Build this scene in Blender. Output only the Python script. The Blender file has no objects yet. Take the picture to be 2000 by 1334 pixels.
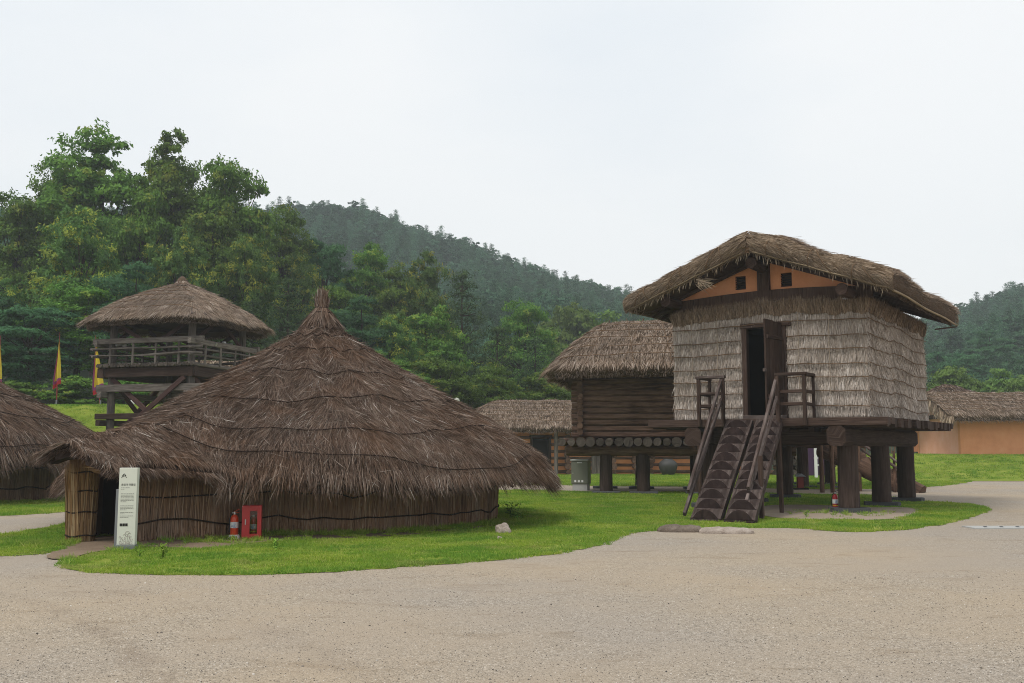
import bpy, bmesh, math, random
import numpy as np
from mathutils import Vector, Matrix, noise

R = math.radians
rng = np.random.default_rng(7)
random.seed(7)
scn = bpy.context.scene
COL = scn.collection

# ------------------------------------------------------------------ camera, sky, sun, exposure
EYE = 1.6
FPX = 1944.0                      # focal length in pixels of the 2000 px wide photograph (35 mm lens)
PITCH = math.atan(210.0 / FPX)
cam_data = bpy.data.cameras.new('camera')
cam_data.sensor_width = 36.0
cam_data.lens = 36.0 * FPX / 2000.0
cam_data.clip_start = 0.1
cam_data.clip_end = 4000.0
cam = bpy.data.objects.new('camera', cam_data)
cam.location = (0, 0, EYE)
cam.rotation_euler = (R(90) + PITCH, 0, 0)
COL.objects.link(cam)
scn.camera = cam

SUN_ELEV, SUN_AZ = 58.0, 228.0     # azimuth clockwise from +Y: behind the camera, to the left
world = bpy.data.worlds.new('World')
scn.world = world
world.use_nodes = True
wt = world.node_tree
wt.nodes.clear()
w_out = wt.nodes.new('ShaderNodeOutputWorld')
w_bg = wt.nodes.new('ShaderNodeBackground')
w_sky = wt.nodes.new('ShaderNodeTexSky')
w_sky.sky_type = 'NISHITA'
w_sky.sun_disc = False
w_sky.sun_elevation = R(SUN_ELEV)
w_sky.sun_rotation = R(SUN_AZ)
w_sky.air_density = 1.5
w_sky.dust_density = 3.0
w_co = wt.nodes.new('ShaderNodeTexCoord')
w_map = wt.nodes.new('ShaderNodeMapping')
w_map.inputs['Scale'].default_value = (1.0, 1.0, 2.6)
w_n1 = wt.nodes.new('ShaderNodeTexNoise')
w_n1.inputs['Scale'].default_value = 1.5
w_n1.inputs['Detail'].default_value = 6.0
w_n1.inputs['Roughness'].default_value = 0.45
w_ramp = wt.nodes.new('ShaderNodeValToRGB')       # overcast cloud layer: blue grey to white
w_ramp.color_ramp.elements[0].position = 0.3
w_ramp.color_ramp.elements[0].color = (0.735, 0.80, 0.865, 1)
w_ramp.color_ramp.elements[1].position = 0.62
w_ramp.color_ramp.elements[1].color = (0.92, 0.932, 0.94, 1)
w_scale = wt.nodes.new('ShaderNodeVectorMath')
w_scale.operation = 'SCALE'
w_scale.inputs['Scale'].default_value = 8.1
w_mix = wt.nodes.new('ShaderNodeMix')
w_mix.data_type = 'RGBA'
w_mix.inputs['Factor'].default_value = 0.93
wt.links.new(w_co.outputs['Generated'], w_map.inputs['Vector'])
wt.links.new(w_map.outputs['Vector'], w_n1.inputs['Vector'])
wt.links.new(w_n1.outputs['Fac'], w_ramp.inputs['Fac'])
wt.links.new(w_ramp.outputs['Color'], w_scale.inputs[0])
wt.links.new(w_sky.outputs['Color'], w_mix.inputs['A'])
wt.links.new(w_scale.outputs['Vector'], w_mix.inputs['B'])
wt.links.new(w_mix.outputs['Result'], w_bg.inputs['Color'])
w_bg.inputs['Strength'].default_value = 0.1
wt.links.new(w_bg.outputs['Background'], w_out.inputs['Surface'])

sun_data = bpy.data.lights.new('sun', 'SUN')
sun_data.energy = 1.5
sun_data.angle = R(16)
sun_data.color = (1.0, 0.965, 0.91)
sun = bpy.data.objects.new('sun', sun_data)
sd = Vector((math.sin(R(SUN_AZ)) * math.cos(R(SUN_ELEV)), math.cos(R(SUN_AZ)) * math.cos(R(SUN_ELEV)), math.sin(R(SUN_ELEV))))
sun.rotation_euler = sd.to_track_quat('Z', 'Y').to_euler()
sun.location = (-20, -20, 60)
COL.objects.link(sun)

vs = scn.view_settings
vs.view_transform = 'Standard'
vs.look = 'None'
vs.exposure = 0.45
vs.gamma = 1.0
vs.use_curve_mapping = False
scn.cycles.volume_bounces = 1
scn.cycles.max_bounces = 6
scn.cycles.diffuse_bounces = 3
scn.cycles.use_denoising = True
scn.cycles.denoising_prefilter = 'NONE'
scn.cycles.use_adaptive_sampling = False
scn.cycles.filter_width = 1.0

# ------------------------------------------------------------------ helpers
def ray(px, py):
    dx, dy = (px - 1000.0) / FPX, (667.0 - py) / FPX
    den = math.cos(PITCH) - dy * math.sin(PITCH)
    return dx / den, (math.sin(PITCH) + dy * math.cos(PITCH)) / den

def at(px, py, Y):
    a, b = ray(px, py)
    return Vector((a * Y, Y, EYE + b * Y))

def gnd(px, py, z=0.0):
    a, b = ray(px, py)
    Y = (z - EYE) / b
    return Vector((a * Y, Y, z))

def tag(o, label=None, cat=None, group=None, kind=None):
    if label: o['label'] = label
    if cat: o['category'] = cat
    if group: o['group'] = group
    if kind: o['kind'] = kind
    return o

def empty(name, loc=(0, 0, 0), rz=0.0, label=None, cat=None, group=None):
    o = bpy.data.objects.new(name, None)
    o.empty_display_size = 0.3
    o.location = loc
    o.rotation_euler = (0, 0, rz)
    COL.objects.link(o)
    return tag(o, label, cat, group)

def link(name, me, mat, parent=None):
    if mat is not None and not me.materials:
        for m in (mat if isinstance(mat, (list, tuple)) else [mat]):
            me.materials.append(m)
    o = bpy.data.objects.new(name, me)
    COL.objects.link(o)
    o.parent = parent
    return o

def copy_tree(o, parent=None):
    c = o.copy()
    COL.objects.link(c)
    c.parent = parent
    for ch in list(o.children):
        copy_tree(ch, c)
    return c

class MB:
    """collects shapes; build() links them as one mesh object"""
    def __init__(s):
        s.v, s.f, s.uv, s.mi, s.sm = [], [], [], [], []
    def add(s, verts, faces, uvs, mi=0, sm=False):
        b = len(s.v)
        s.v += [tuple(x) for x in verts]
        for f, u in zip(faces, uvs):
            s.f.append([b + i for i in f]); s.uv.append(u)
            s.mi.append(mi); s.sm.append(sm)
    def ringed(s, rings, per, lens, mi=0, sm=False, cap=True, capmi=None, cap_uv=None):
        n = len(rings[0]); uo, vo = random.uniform(0, 20), random.uniform(0, 20)
        verts = [p for r in rings for p in r]
        faces, uvs = [], []
        for k in range(len(rings) - 1):
            for i in range(n):
                j = (i + 1) % n
                faces.append((k * n + i, k * n + j, (k + 1) * n + j, (k + 1) * n + i))
                uvs.append(((uo + per[i], vo + lens[k]), (uo + per[i + 1], vo + lens[k]), (uo + per[i + 1], vo + lens[k + 1]), (uo + per[i], vo + lens[k + 1])))
        s.add(verts, faces, uvs, mi, sm)
        if cap:
            capmi = mi if capmi is None else capmi
            for r, flip in ((rings[0], True), (rings[-1], False)):
                c = sum((Vector(p) for p in r), Vector()) / n
                idx = list(range(n))[::-1] if flip else list(range(n))
                q = [(uo + per[i] * 0.6, vo + (Vector(r[i]) - c).length) for i in idx]
                s.add(r, [idx], [q], capmi, False)
        return s
    def beam(s, p0, p1, w, h, up=(0, 0, 1), ch=0.012, mi=0, capmi=None, taper=1.0):
        p0, p1 = Vector(p0), Vector(p1)
        d = (p1 - p0).normalized(); up = Vector(up)
        if abs(d.dot(up)) > 0.98: up = Vector((0, 1, 0)) if abs(d.y) < 0.9 else Vector((1, 0, 0))
        sx = d.cross(up).normalized(); sz = sx.cross(d).normalized()
        ch = min(ch, w * 0.3, h * 0.3)
        a, b = w / 2, h / 2
        sec = [(-a + ch, -b), (a - ch, -b), (a, -b + ch), (a, b - ch), (a - ch, b), (-a + ch, b), (-a, b - ch), (-a, -b + ch)]
        per = [0]
        for i in range(8):
            q0, q1 = sec[i], sec[(i + 1) % 8]
            per.append(per[-1] + math.hypot(q1[0] - q0[0], q1[1] - q0[1]))
        L = (p1 - p0).length
        rings = [[p0 + sx * x + sz * z for x, z in sec], [p1 + sx * x * taper + sz * z * taper for x, z in sec]]
        return s.ringed(rings, per, [0, L], mi, False, True, capmi)
    def box(s, c, size, rz=0.0, ch=0.008, mi=0):
        c = Vector(c); a = Vector((math.cos(rz), math.sin(rz), 0))
        return s.beam(c - a * size[0] / 2, c + a * size[0] / 2, size[1], size[2], (0, 0, 1), ch, mi)
    def tube(s, pts, r, n=8, mi=0, capmi=None, sm=True, cap=True):
        pts = [Vector(p) for p in pts]
        rad = r if isinstance(r, (list, tuple)) else [r] * len(pts)
        rings, lens = [], [0.0]
        prev = None
        for i, p in enumerate(pts):
            d = (pts[min(i + 1, len(pts) - 1)] - pts[max(i - 1, 0)]).normalized()
            if prev is None:
                t = Vector((0, 0, 1)) if abs(d.z) < 0.9 else Vector((1, 0, 0))
                sx = d.cross(t).normalized()
            else:
                sx = (prev - d * prev.dot(d)).normalized()
            prev = sx; sy = d.cross(sx)
            rings.append([p + (sx * math.cos(2 * math.pi * k / n) + sy * math.sin(2 * math.pi * k / n)) * rad[i] for k in range(n)])
            if i: lens.append(lens[-1] + (p - pts[i - 1]).length)
        per = [2 * math.pi * max(rad) * k / n for k in range(n + 1)]
        return s.ringed(rings, per, lens, mi, sm, cap, capmi)
    def log(s, p0, p1, r0, r1=None, n=12, seg=4, wob=0.06, mi=0, capmi=None, seed=None):
        """a hewn log: slightly crooked, not quite round"""
        r1 = r0 if r1 is None else r1
        p0, p1 = Vector(p0), Vector(p1)
        d = (p1 - p0).normalized(); t = Vector((0, 0, 1)) if abs(d.z) < 0.9 else Vector((1, 0, 0))
        sx = d.cross(t).normalized(); sy = d.cross(sx)
        sd_ = random.uniform(0, 100) if seed is None else seed
        rings, lens, L = [], [], (p1 - p0).length
        for k in range(seg + 1):
            f = k / seg
            c = p0.lerp(p1, f)
            rr = r0 + (r1 - r0) * f
            c = c + (sx * noise.noise((f * 2.1, sd_, 0)) + sy * noise.noise((f * 2.1, sd_, 9))) * rr * wob * (0 if k in (0,) else 1.5)
            ring = []
            for i in range(n):
                a = 2 * math.pi * i / n
                q = rr * (1 + wob * 1.6 * noise.noise((math.cos(a) * 1.3 + sd_, math.sin(a) * 1.3, f * L * 0.7)))
                ring.append(c + sx * math.cos(a) * q + sy * math.sin(a) * q)
            rings.append(ring); lens.append(f * L)
        per = [2 * math.pi * r0 * k / n for k in range(n + 1)]
        return s.ringed(rings, per, lens, mi, True, True, capmi)
    def lathe(s, prof, n=16, c=(0, 0, 0), mi=0, sm=True):
        c = Vector(c)
        rings = [[c + Vector((r * math.cos(2 * math.pi * k / n), r * math.sin(2 * math.pi * k / n), z)) for k in range(n)] for r, z in prof]
        lens = [0.0]
        for i in range(1, len(prof)):
            lens.append(lens[-1] + math.hypot(prof[i][0] - prof[i - 1][0], prof[i][1] - prof[i - 1][1]))
        m = max(r for r, z in prof)
        return s.ringed(rings, [2 * math.pi * m * k / n for k in range(n + 1)], lens, mi, sm, True)
    def prism(s, poly, o, ax, ay, az, depth, mi=0, capmi=None):
        """poly in (ax, ay), pushed along az"""
        o, ax, ay, az = Vector(o), Vector(ax), Vector(ay), Vector(az)
        r0 = [o + ax * x + ay * y for x, y in poly]
        r1 = [p + az * depth for p in r0]
        per = [0]
        for i in range(len(poly)):
            q0, q1 = poly[i], poly[(i + 1) % len(poly)]
            per.append(per[-1] + math.hypot(q1[0] - q0[0], q1[1] - q0[1]))
        n = len(poly); uo, vo = random.uniform(0, 20), random.uniform(0, 20)
        faces = [(i, (i + 1) % n, n + (i + 1) % n, n + i) for i in range(n)]
        uvs = [((uo + per[i], vo), (uo + per[i + 1], vo), (uo + per[i + 1], vo + depth), (uo + per[i], vo + depth)) for i in range(n)]
        s.add(r0 + r1, faces, uvs, mi)
        q = [(uo + x, vo + y) for x, y in poly]
        s.add(r0, [list(range(n))[::-1]], [q[::-1]], mi if capmi is None else capmi)
        s.add(r1, [list(range(n))], [q], mi if capmi is None else capmi)
        return s
    def mesh(s, name):
        me = bpy.data.meshes.new(name)
        me.from_pydata(s.v, [], s.f)
        uvl = me.uv_layers.new(name='UVMap')
        uvl.data.foreach_set('uv', [c for face in s.uv for p in face for c in p])
        me.polygons.foreach_set('material_index', s.mi)
        me.polygons.foreach_set('use_smooth', s.sm)
        bm = bmesh.new(); bm.from_mesh(me)
        bmesh.ops.recalc_face_normals(bm, faces=bm.faces)
        bm.to_mesh(me); bm.free()
        return me
    def build(s, name, mat, parent=None):
        return link(name, s.mesh(name), mat, parent)

def np_mesh(name, V, quads=None, tris=None, attrs=None, smooth=False):
    me = bpy.data.meshes.new(name)
    V = np.asarray(V, np.float32)
    me.vertices.add(len(V)); me.vertices.foreach_set('co', V.ravel())
    parts, tot = [], []
    if quads is not None and len(quads): parts.append(np.asarray(quads).ravel()); tot.append(np.full(len(quads), 4))
    if tris is not None and len(tris): parts.append(np.asarray(tris).ravel()); tot.append(np.full(len(tris), 3))
    li = np.concatenate(parts).astype(np.int32); tot = np.concatenate(tot).astype(np.int32)
    me.loops.add(len(li)); me.loops.foreach_set('vertex_index', li)
    me.polygons.add(len(tot))
    st = np.zeros(len(tot), np.int32); st[1:] = np.cumsum(tot)[:-1]
    me.polygons.foreach_set('loop_start', st)
    try: me.polygons.foreach_set('loop_total', tot)
    except Exception: pass
    if smooth: me.polygons.foreach_set('use_smooth', np.ones(len(tot), bool))
    for k, a in (attrs or {}).items():
        at_ = me.attributes.new(k, 'FLOAT', 'POINT')
        at_.data.foreach_set('value', np.asarray(a, np.float32))
    me.update(calc_edges=True)
    return me

def unit(a):
    return a / np.maximum(np.linalg.norm(a, axis=-1, keepdims=True), 1e-9)

def strand_mesh(name, P, D, N, L, W, lift, droop, tint=None, twist=0.9, curl=0.04):
    """straws: ribbons of five points, root P, running along D, N the surface normal"""
    n = len(P)
    L = np.broadcast_to(L, n).astype(float)[:, None]; W = np.broadcast_to(W, n).astype(float)[:, None]
    lift = np.broadcast_to(lift, n).astype(float)[:, None]; droop = np.broadcast_to(droop, n).astype(float)[:, None]
    S = unit(np.cross(D, N))
    t = rng.normal(0, twist, n)[:, None]
    S = unit(S * np.cos(t) + N * np.sin(t))
    g = np.array([0, 0, -1.0])
    bend = rng.normal(0, curl, (n, 1)) * L
    p1 = P + D * L * 0.55 + N * lift * 0.45 + S * bend + g * droop * 0.3
    p2 = P + D * L + N * lift + S * bend * 2.2 + g * droop
    V = np.empty((n, 5, 3))
    V[:, 0] = P - S * W / 2; V[:, 1] = P + S * W / 2
    V[:, 2] = p1 - S * W / 2; V[:, 3] = p1 + S * W / 2; V[:, 4] = p2
    b = (np.arange(n) * 5)[:, None]
    quads = b + np.array([[0, 1, 3, 2]]); tris = b + np.array([[2, 3, 4]])
    r = rng.random(n) if tint is None else tint
    return np_mesh(name, V.reshape(-1, 3), quads, tris, {'rnd': np.repeat(r, 5), 'along': np.tile([0, 0, .55, .55, 1.0], n)})

def poly_sheet(name, pts, z, mat, kind='structure', grid=None):
    """flat ground patch with a ragged border"""
    bm = bmesh.new()
    vs_ = [bm.verts.new((p[0], p[1], z)) for p in pts]
    es = [bm.edges.new((vs_[i], vs_[(i + 1) % len(vs_)])) for i in range(len(vs_))]
    bmesh.ops.triangle_fill(bm, use_beauty=True, use_dissolve=False, edges=es)
    for f in bm.faces:
        if f.normal.z < 0: f.normal_flip()
    me = bpy.data.meshes.new(name); bm.to_mesh(me); bm.free()
    return tag(link(name, me, mat), kind=kind)

def ragged(pts, step=0.25, amp=0.06, closed=True):
    out = []
    n = len(pts)
    for i in range(n if closed else n - 1):
        a, b = Vector(pts[i][:2]), Vector(pts[(i + 1) % n][:2])
        st = max(step, (a.y + b.y) * 0.5 * 0.012)
        k = max(1, int((b - a).length / st))
        nrm = Vector((-(b - a).y, (b - a).x)).normalized()
        for j in range(k):
            p = a.lerp(b, j / k)
            out.append(p + nrm * (noise.noise((p.x * 1.7, p.y * 1.7, 3.1)) * amp * 2 + noise.noise((p.x * 6, p.y * 6, 1.1)) * amp))
    return out

def smooth_poly(pts, it=2):
    p = [Vector(q[:2]) for q in pts]
    for _ in range(it):
        p = [q for i in range(len(p)) for q in (p[i].lerp(p[(i + 1) % len(p)], .25), p[i].lerp(p[(i + 1) % len(p)], .75))]
    return p

def in_poly(P, poly):
    x, y = P[:, 0], P[:, 1]
    ins = np.zeros(len(P), bool)
    q = np.array([(p[0], p[1]) for p in poly]); m = len(q)
    for i in range(m):
        x0, y0 = q[i]; x1, y1 = q[(i + 1) % m]
        c = (y0 > y) != (y1 > y)
        with np.errstate(divide='ignore', invalid='ignore'):
            ins ^= c & (x < (x1 - x0) * (y - y0) / (y1 - y0) + x0)
    return ins

def scatter(name, P, rot, scl, sources, mat=None):
    """one object that places copies of the sources at points through geometry nodes"""
    n = len(P)
    me = bpy.data.meshes.new(name)
    me.vertices.add(n); me.vertices.foreach_set('co', np.asarray(P, np.float32).ravel())
    a = me.attributes.new('rot', 'FLOAT_VECTOR', 'POINT'); a.data.foreach_set('vector', np.asarray(rot, np.float32).ravel())
    a = me.attributes.new('scl', 'FLOAT_VECTOR', 'POINT'); a.data.foreach_set('vector', np.asarray(scl, np.float32).ravel())
    a = me.attributes.new('pick', 'INT', 'POINT'); a.data.foreach_set('value', rng.integers(0, len(sources), n).astype(np.int32))
    o = link(name, me, mat)
    ng = bpy.data.node_groups.new(name, 'GeometryNodeTree')
    ng.interface.new_socket('Geometry', in_out='INPUT', socket_type='NodeSocketGeometry')
    ng.interface.new_socket('Geometry', in_out='OUTPUT', socket_type='NodeSocketGeometry')
    gi, go = ng.nodes.new('NodeGroupInput'), ng.nodes.new('NodeGroupOutput')
    iop = ng.nodes.new('GeometryNodeInstanceOnPoints')
    join = ng.nodes.new('GeometryNodeJoinGeometry')
    for src in sources:
        oi = ng.nodes.new('GeometryNodeObjectInfo'); oi.inputs['Object'].default_value = src
        oi.inputs['As Instance'].default_value = True
        ng.links.new(oi.outputs['Geometry'], join.inputs[0])
    for nm, typ, sock in (('rot', 'FLOAT_VECTOR', 'Rotation'), ('scl', 'FLOAT_VECTOR', 'Scale'), ('pick', 'INT', 'Instance Index')):
        na = ng.nodes.new('GeometryNodeInputNamedAttribute'); na.data_type = typ; na.inputs['Name'].default_value = nm
        ng.links.new(na.outputs['Attribute'], iop.inputs[sock])
    iop.inputs['Pick Instance'].default_value = True
    ng.links.new(gi.outputs[0], iop.inputs['Points'])
    ng.links.new(join.outputs[0], iop.inputs['Instance'])
    ng.links.new(iop.outputs[0], go.inputs[0])
    md = o.modifiers.new('scatter', 'NODES'); md.node_group = ng
    return tag(o, kind='stuff')

# ------------------------------------------------------------------ materials
class NT:
    def __init__(s, name, rough=0.8, spec=0.25):
        s.m = bpy.data.materials.new(name); s.m.use_nodes = True
        s.t = s.m.node_tree; s.b = s.t.nodes['Principled BSDF']; s.out = s.t.nodes['Material Output']
        s.b.inputs['Roughness'].default_value = rough
        s.b.inputs['Specular IOR Level'].default_value = spec
    def n(s, typ, **kw):
        nd = s.t.nodes.new('ShaderNode' + typ)
        for k, v in kw.items():
            if k in nd.inputs: nd.inputs[k].default_value = v
            else: setattr(nd, k, v)
        return nd
    def l(s, a, b): s.t.links.new(a, b); return s
    def coord(s, which='Object', scale=(1, 1, 1)):
        c = s.n('TexCoord'); mp = s.n('Mapping'); mp.inputs['Scale'].default_value = scale
        s.l(c.outputs[which], mp.inputs['Vector'])
        return mp.outputs['Vector']
    def noise(s, vec, scale=5, detail=4, rough=0.55, dist=0.0):
        nd = s.n('TexNoise'); nd.inputs['Scale'].default_value = scale; nd.inputs['Detail'].default_value = detail
        nd.inputs['Roughness'].default_value = rough; nd.inputs['Distortion'].default_value = dist
        s.l(vec, nd.inputs['Vector'])
        return nd.outputs['Fac']
    def ramp(s, fac, stops, interp='LINEAR'):
        nd = s.n('ValToRGB'); cr = nd.color_ramp; cr.interpolation = interp
        while len(cr.elements) < len(stops): cr.elements.new(0.5)
        for e, (p, c) in zip(cr.elements, stops):
            e.position = p; e.color = (*c, 1) if len(c) == 3 else c
        s.l(fac, nd.inputs['Fac'])
        return nd.outputs['Color']
    def mix(s, fac, a, b, blend='MIX'):
        nd = s.n('Mix'); nd.data_type = 'RGBA'; nd.blend_type = blend
        for sock, v in (('Factor', fac), ('A', a), ('B', b)):
            q = [i for i in nd.inputs if i.name == sock and (i.type == ('VALUE' if sock == 'Factor' else 'RGBA'))][0]
            if isinstance(v, (int, float)): q.default_value = v
            elif isinstance(v, tuple): q.default_value = (*v, 1) if len(v) == 3 else v
            else: s.l(v, q)
        return [o for o in nd.outputs if o.type == 'RGBA'][0]
    def math(s, op, a, b=None, clamp=False):
        nd = s.n('Math'); nd.operation = op; nd.use_clamp = clamp
        for i, v in enumerate((a, b)):
            if v is None: continue
            if isinstance(v, (int, float)): nd.inputs[i].default_value = v
            else: s.l(v, nd.inputs[i])
        return nd.outputs[0]
    def attr(s, name):
        nd = s.n('Attribute'); nd.attribute_name = name
        return nd.outputs['Fac']
    def orand(s):
        return s.n('ObjectInfo').outputs['Random']
    def color(s, c):
        if isinstance(c, tuple): s.b.inputs['Base Color'].default_value = (*c, 1)
        else: s.l(c, s.b.inputs['Base Color'])
        return s
    def bump(s, h, strength=0.4, dist=0.02):
        nd = s.n('Bump'); nd.inputs['Strength'].default_value = strength; nd.inputs['Distance'].default_value = dist
        s.l(h, nd.inputs['Height']); s.l(nd.outputs['Normal'], s.b.inputs['Normal'])
        return s

def m_plain(name, col, rough=0.6, spec=0.3, metal=0.0, var=0.15):
    q = NT(name, rough, spec)
    v = q.coord('Object')
    f = q.noise(v, 9, 5, 0.65)
    q.color(q.mix(q.math('MULTIPLY', f, var * 2), col, tuple(c * 0.45 for c in col)))
    q.b.inputs['Metallic'].default_value = metal
    return q.m

def m_wood(name, dark, mid, light, grain=26.0, cracks=0.6, weather=0.35):
    q = NT(name, 0.82, 0.1)
    uv = q.coord('UV', (1, 1, 1))
    def st(sx, sy):
        mp = q.n('Mapping'); mp.inputs['Scale'].default_value = (sx, sy, 1); q.l(uv, mp.inputs['Vector'])
        ad = q.n('VectorMath'); ad.operation = 'ADD'; q.l(mp.outputs['Vector'], ad.inputs[0])
        cb = q.n('CombineXYZ'); q.l(q.math('MULTIPLY', q.orand(), 37.0), cb.inputs[0]); q.l(q.math('MULTIPLY', q.orand(), 11.0), cb.inputs[2])
        q.l(cb.outputs[0], ad.inputs[1])
        return ad.outputs[0]
    g = q.noise(st(grain, 1.6), 1.0, 6, 0.62, 0.4)
    big = q.noise(st(3.0, 0.9), 1.0, 4, 0.6)
    c = q.ramp(g, [(0.28, dark), (0.5, mid), (0.74, light)])
    c2 = q.mix(q.math('MULTIPLY', q.ramp(big, [(0.42, (0, 0, 0)), (0.68, (1, 1, 1))]), weather), c, light)
    crk = q.noise(st(grain * 0.55, 0.5), 1.0, 3, 0.5, 0.2)
    ck = q.ramp(crk, [(0.30, (1, 1, 1)), (0.36, (0, 0, 0))])
    c3 = q.mix(q.math('MULTIPLY', ck, cracks), c2, tuple(x * 0.3 for x in dark))
    hv = q.n('HueSaturation'); q.l(c3, hv.inputs['Color'])
    q.l(q.math('ADD', q.math('MULTIPLY', q.orand(), 0.45), 0.78), hv.inputs['Value'])
    q.color(hv.outputs['Color'])
    q.bump(q.math('SUBTRACT', g, q.math('MULTIPLY', ck, 0.7)), 0.6, 0.012)
    return q.m

def m_straw(name, stops, patch=None, patch_amt=0.5, patch_scale=0.8, grime=0.35):
    """straw: one tone per stalk, with weathered patches over the whole roof"""
    q = NT(name, 0.8, 0.08)
    c = q.ramp(q.attr('rnd'), stops)
    v = q.coord('Object')
    if patch:
        f = q.ramp(q.noise(v, patch_scale, 4, 0.6), [(0.45, (0, 0, 0)), (0.68, (1, 1, 1))])
        c = q.mix(q.math('MULTIPLY', f, patch_amt), c, q.mix(0.65, c, patch, 'MIX'))
    f2 = q.ramp(q.noise(v, patch_scale * 2.7, 3, 0.5), [(0.32, (0.62, 0.62, 0.62)), (0.6, (1, 1, 1))])
    c = q.mix(grime, c, q.mix(1.0, c, f2, 'MULTIPLY'))
    q.color(c)
    return q.m

def m_leaf(name, stops, tip=None, var=0.5, transl=0.28):
    q = NT(name, 0.6, 0.1)
    c = q.ramp(q.attr('rnd'), stops)
    if tip: c = q.mix(q.attr('tip'), c, tip)
    hv = q.n('HueSaturation'); q.l(c, hv.inputs['Color'])
    q.l(q.math('ADD', q.math('MULTIPLY', q.orand(), var), 1.0 - var / 2), hv.inputs['Value'])
    q.l(q.math('ADD', q.math('MULTIPLY', q.orand(), 0.03), 0.485), hv.inputs['Hue'])
    c = hv.outputs['Color']
    q.color(c)
    tr = q.n('BsdfTranslucent'); q.l(c, tr.inputs['Color'])
    mx = q.n('MixShader'); mx.inputs[0].default_value = transl
    q.l(q.b.outputs[0], mx.inputs[1]); q.l(tr.outputs[0], mx.inputs[2]); q.l(mx.outputs[0], q.out.inputs['Surface'])
    return q.m

M = {}
M['wood_brown'] = m_wood('brown_stained_wood', (0.026, 0.015, 0.011), (0.052, 0.032, 0.024), (0.085, 0.058, 0.046), weather=0.2)
M['wood_worn'] = m_wood('worn_brown_wood', (0.03, 0.018, 0.015), (0.075, 0.05, 0.042), (0.2, 0.165, 0.15), grain=18, weather=0.6)
M['wood_grey'] = m_wood('weathered_grey_wood', (0.045, 0.037, 0.031), (0.115, 0.096, 0.082), (0.25, 0.218, 0.19), grain=22, weather=0.5)
M['wood_red'] = m_wood('red_brown_brace_wood', (0.035, 0.018, 0.016), (0.07, 0.037, 0.032), (0.1, 0.058, 0.05), weather=0.1, cracks=0.25)
M['wood_stair'] = m_wood('old_stair_wood', (0.022, 0.014, 0.012), (0.05, 0.033, 0.028), (0.14, 0.112, 0.1), grain=16, weather=0.45)
M['log_dark'] = m_wood('dark_bark_log', (0.035, 0.021, 0.015), (0.095, 0.055, 0.038), (0.21, 0.13, 0.09), grain=14, weather=0.5)
M['log_pillar'] = m_wood('brown_pillar_log', (0.024, 0.015, 0.012), (0.05, 0.033, 0.026), (0.085, 0.06, 0.05), grain=16, weather=0.25, cracks=0.35)
M['log_end'] = m_wood('sawn_log_end', (0.02, 0.016, 0.013), (0.055, 0.044, 0.036), (0.13, 0.108, 0.09), grain=9, weather=0.5)
M['step_face'] = m_wood('dark_step_end_grain', (0.014, 0.009, 0.008), (0.03, 0.019, 0.017), (0.055, 0.037, 0.033), grain=12, weather=0.2)
M['bamboo'] = m_wood('split_bamboo', (0.13, 0.095, 0.055), (0.22, 0.165, 0.1), (0.32, 0.25, 0.165), grain=12, weather=0.3, cracks=0.1)
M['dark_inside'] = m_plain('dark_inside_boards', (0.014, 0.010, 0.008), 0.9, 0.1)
M['hut_straw'] = m_straw('old_reed_thatch', [(0.0, (0.032, 0.02, 0.014)), (0.28, (0.094, 0.06, 0.043)), (0.5, (0.15, 0.101, 0.074)), (0.75, (0.21, 0.156, 0.122)), (0.93, (0.31, 0.255, 0.215)), (1.0, (0.46, 0.41, 0.36))], (0.17, 0.085, 0.042), 0.6, 0.9)
M['hut_straw_base'] = m_plain('reed_thatch_under', (0.045, 0.03, 0.024), 0.9, 0.1)
M['tan_straw'] = m_straw('rice_straw_thatch', [(0.0, (0.1, 0.066, 0.043)), (0.3, (0.22, 0.155, 0.108)), (0.6, (0.32, 0.24, 0.178)), (0.88, (0.41, 0.33, 0.26)), (1.0, (0.52, 0.45, 0.38))], (0.2, 0.165, 0.14), 0.6, 0.7)
M['tan_base'] = m_plain('rice_straw_under', (0.1, 0.068, 0.044), 0.9, 0.1)
M['gold_straw'] = m_straw('golden_verge_straw', [(0.0, (0.12, 0.077, 0.042)), (0.35, (0.24, 0.172, 0.112)), (0.7, (0.35, 0.265, 0.185)), (1.0, (0.5, 0.42, 0.31))], (0.16, 0.135, 0.115), 0.6, 1.1)
M['grey_straw'] = m_straw('grey_wall_straw', [(0.0, (0.23, 0.18, 0.138)), (0.3, (0.44, 0.362, 0.298)), (0.65, (0.61, 0.53, 0.46)), (1.0, (0.8, 0.74, 0.68))], (0.17, 0.12, 0.08), 0.5, 0.75, 0.25)
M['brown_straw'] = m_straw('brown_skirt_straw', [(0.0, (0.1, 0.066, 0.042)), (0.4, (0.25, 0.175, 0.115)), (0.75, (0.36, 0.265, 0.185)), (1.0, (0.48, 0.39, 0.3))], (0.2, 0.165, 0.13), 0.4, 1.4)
M['grey_base'] = m_plain('wall_straw_under', (0.32, 0.25, 0.195), 0.9, 0.1)
M['reed'] = m_straw('red_brown_reed_wall', [(0.0, (0.12, 0.064, 0.036)), (0.35, (0.25, 0.142, 0.082)), (0.7, (0.36, 0.225, 0.14)), (1.0, (0.48, 0.36, 0.27))], (0.22, 0.185, 0.16), 0.6, 1.2)
M['reed_gold'] = m_straw('golden_reed_bundle', [(0.0, (0.08, 0.042, 0.018)), (0.35, (0.25, 0.14, 0.06)), (0.7, (0.37, 0.225, 0.105)), (1.0, (0.46, 0.34, 0.2))], (0.16, 0.13, 0.1), 0.5, 1.5)
M['reed_base'] = m_plain('reed_wall_under', (0.16, 0.09, 0.052), 0.9, 0.1)
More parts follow.
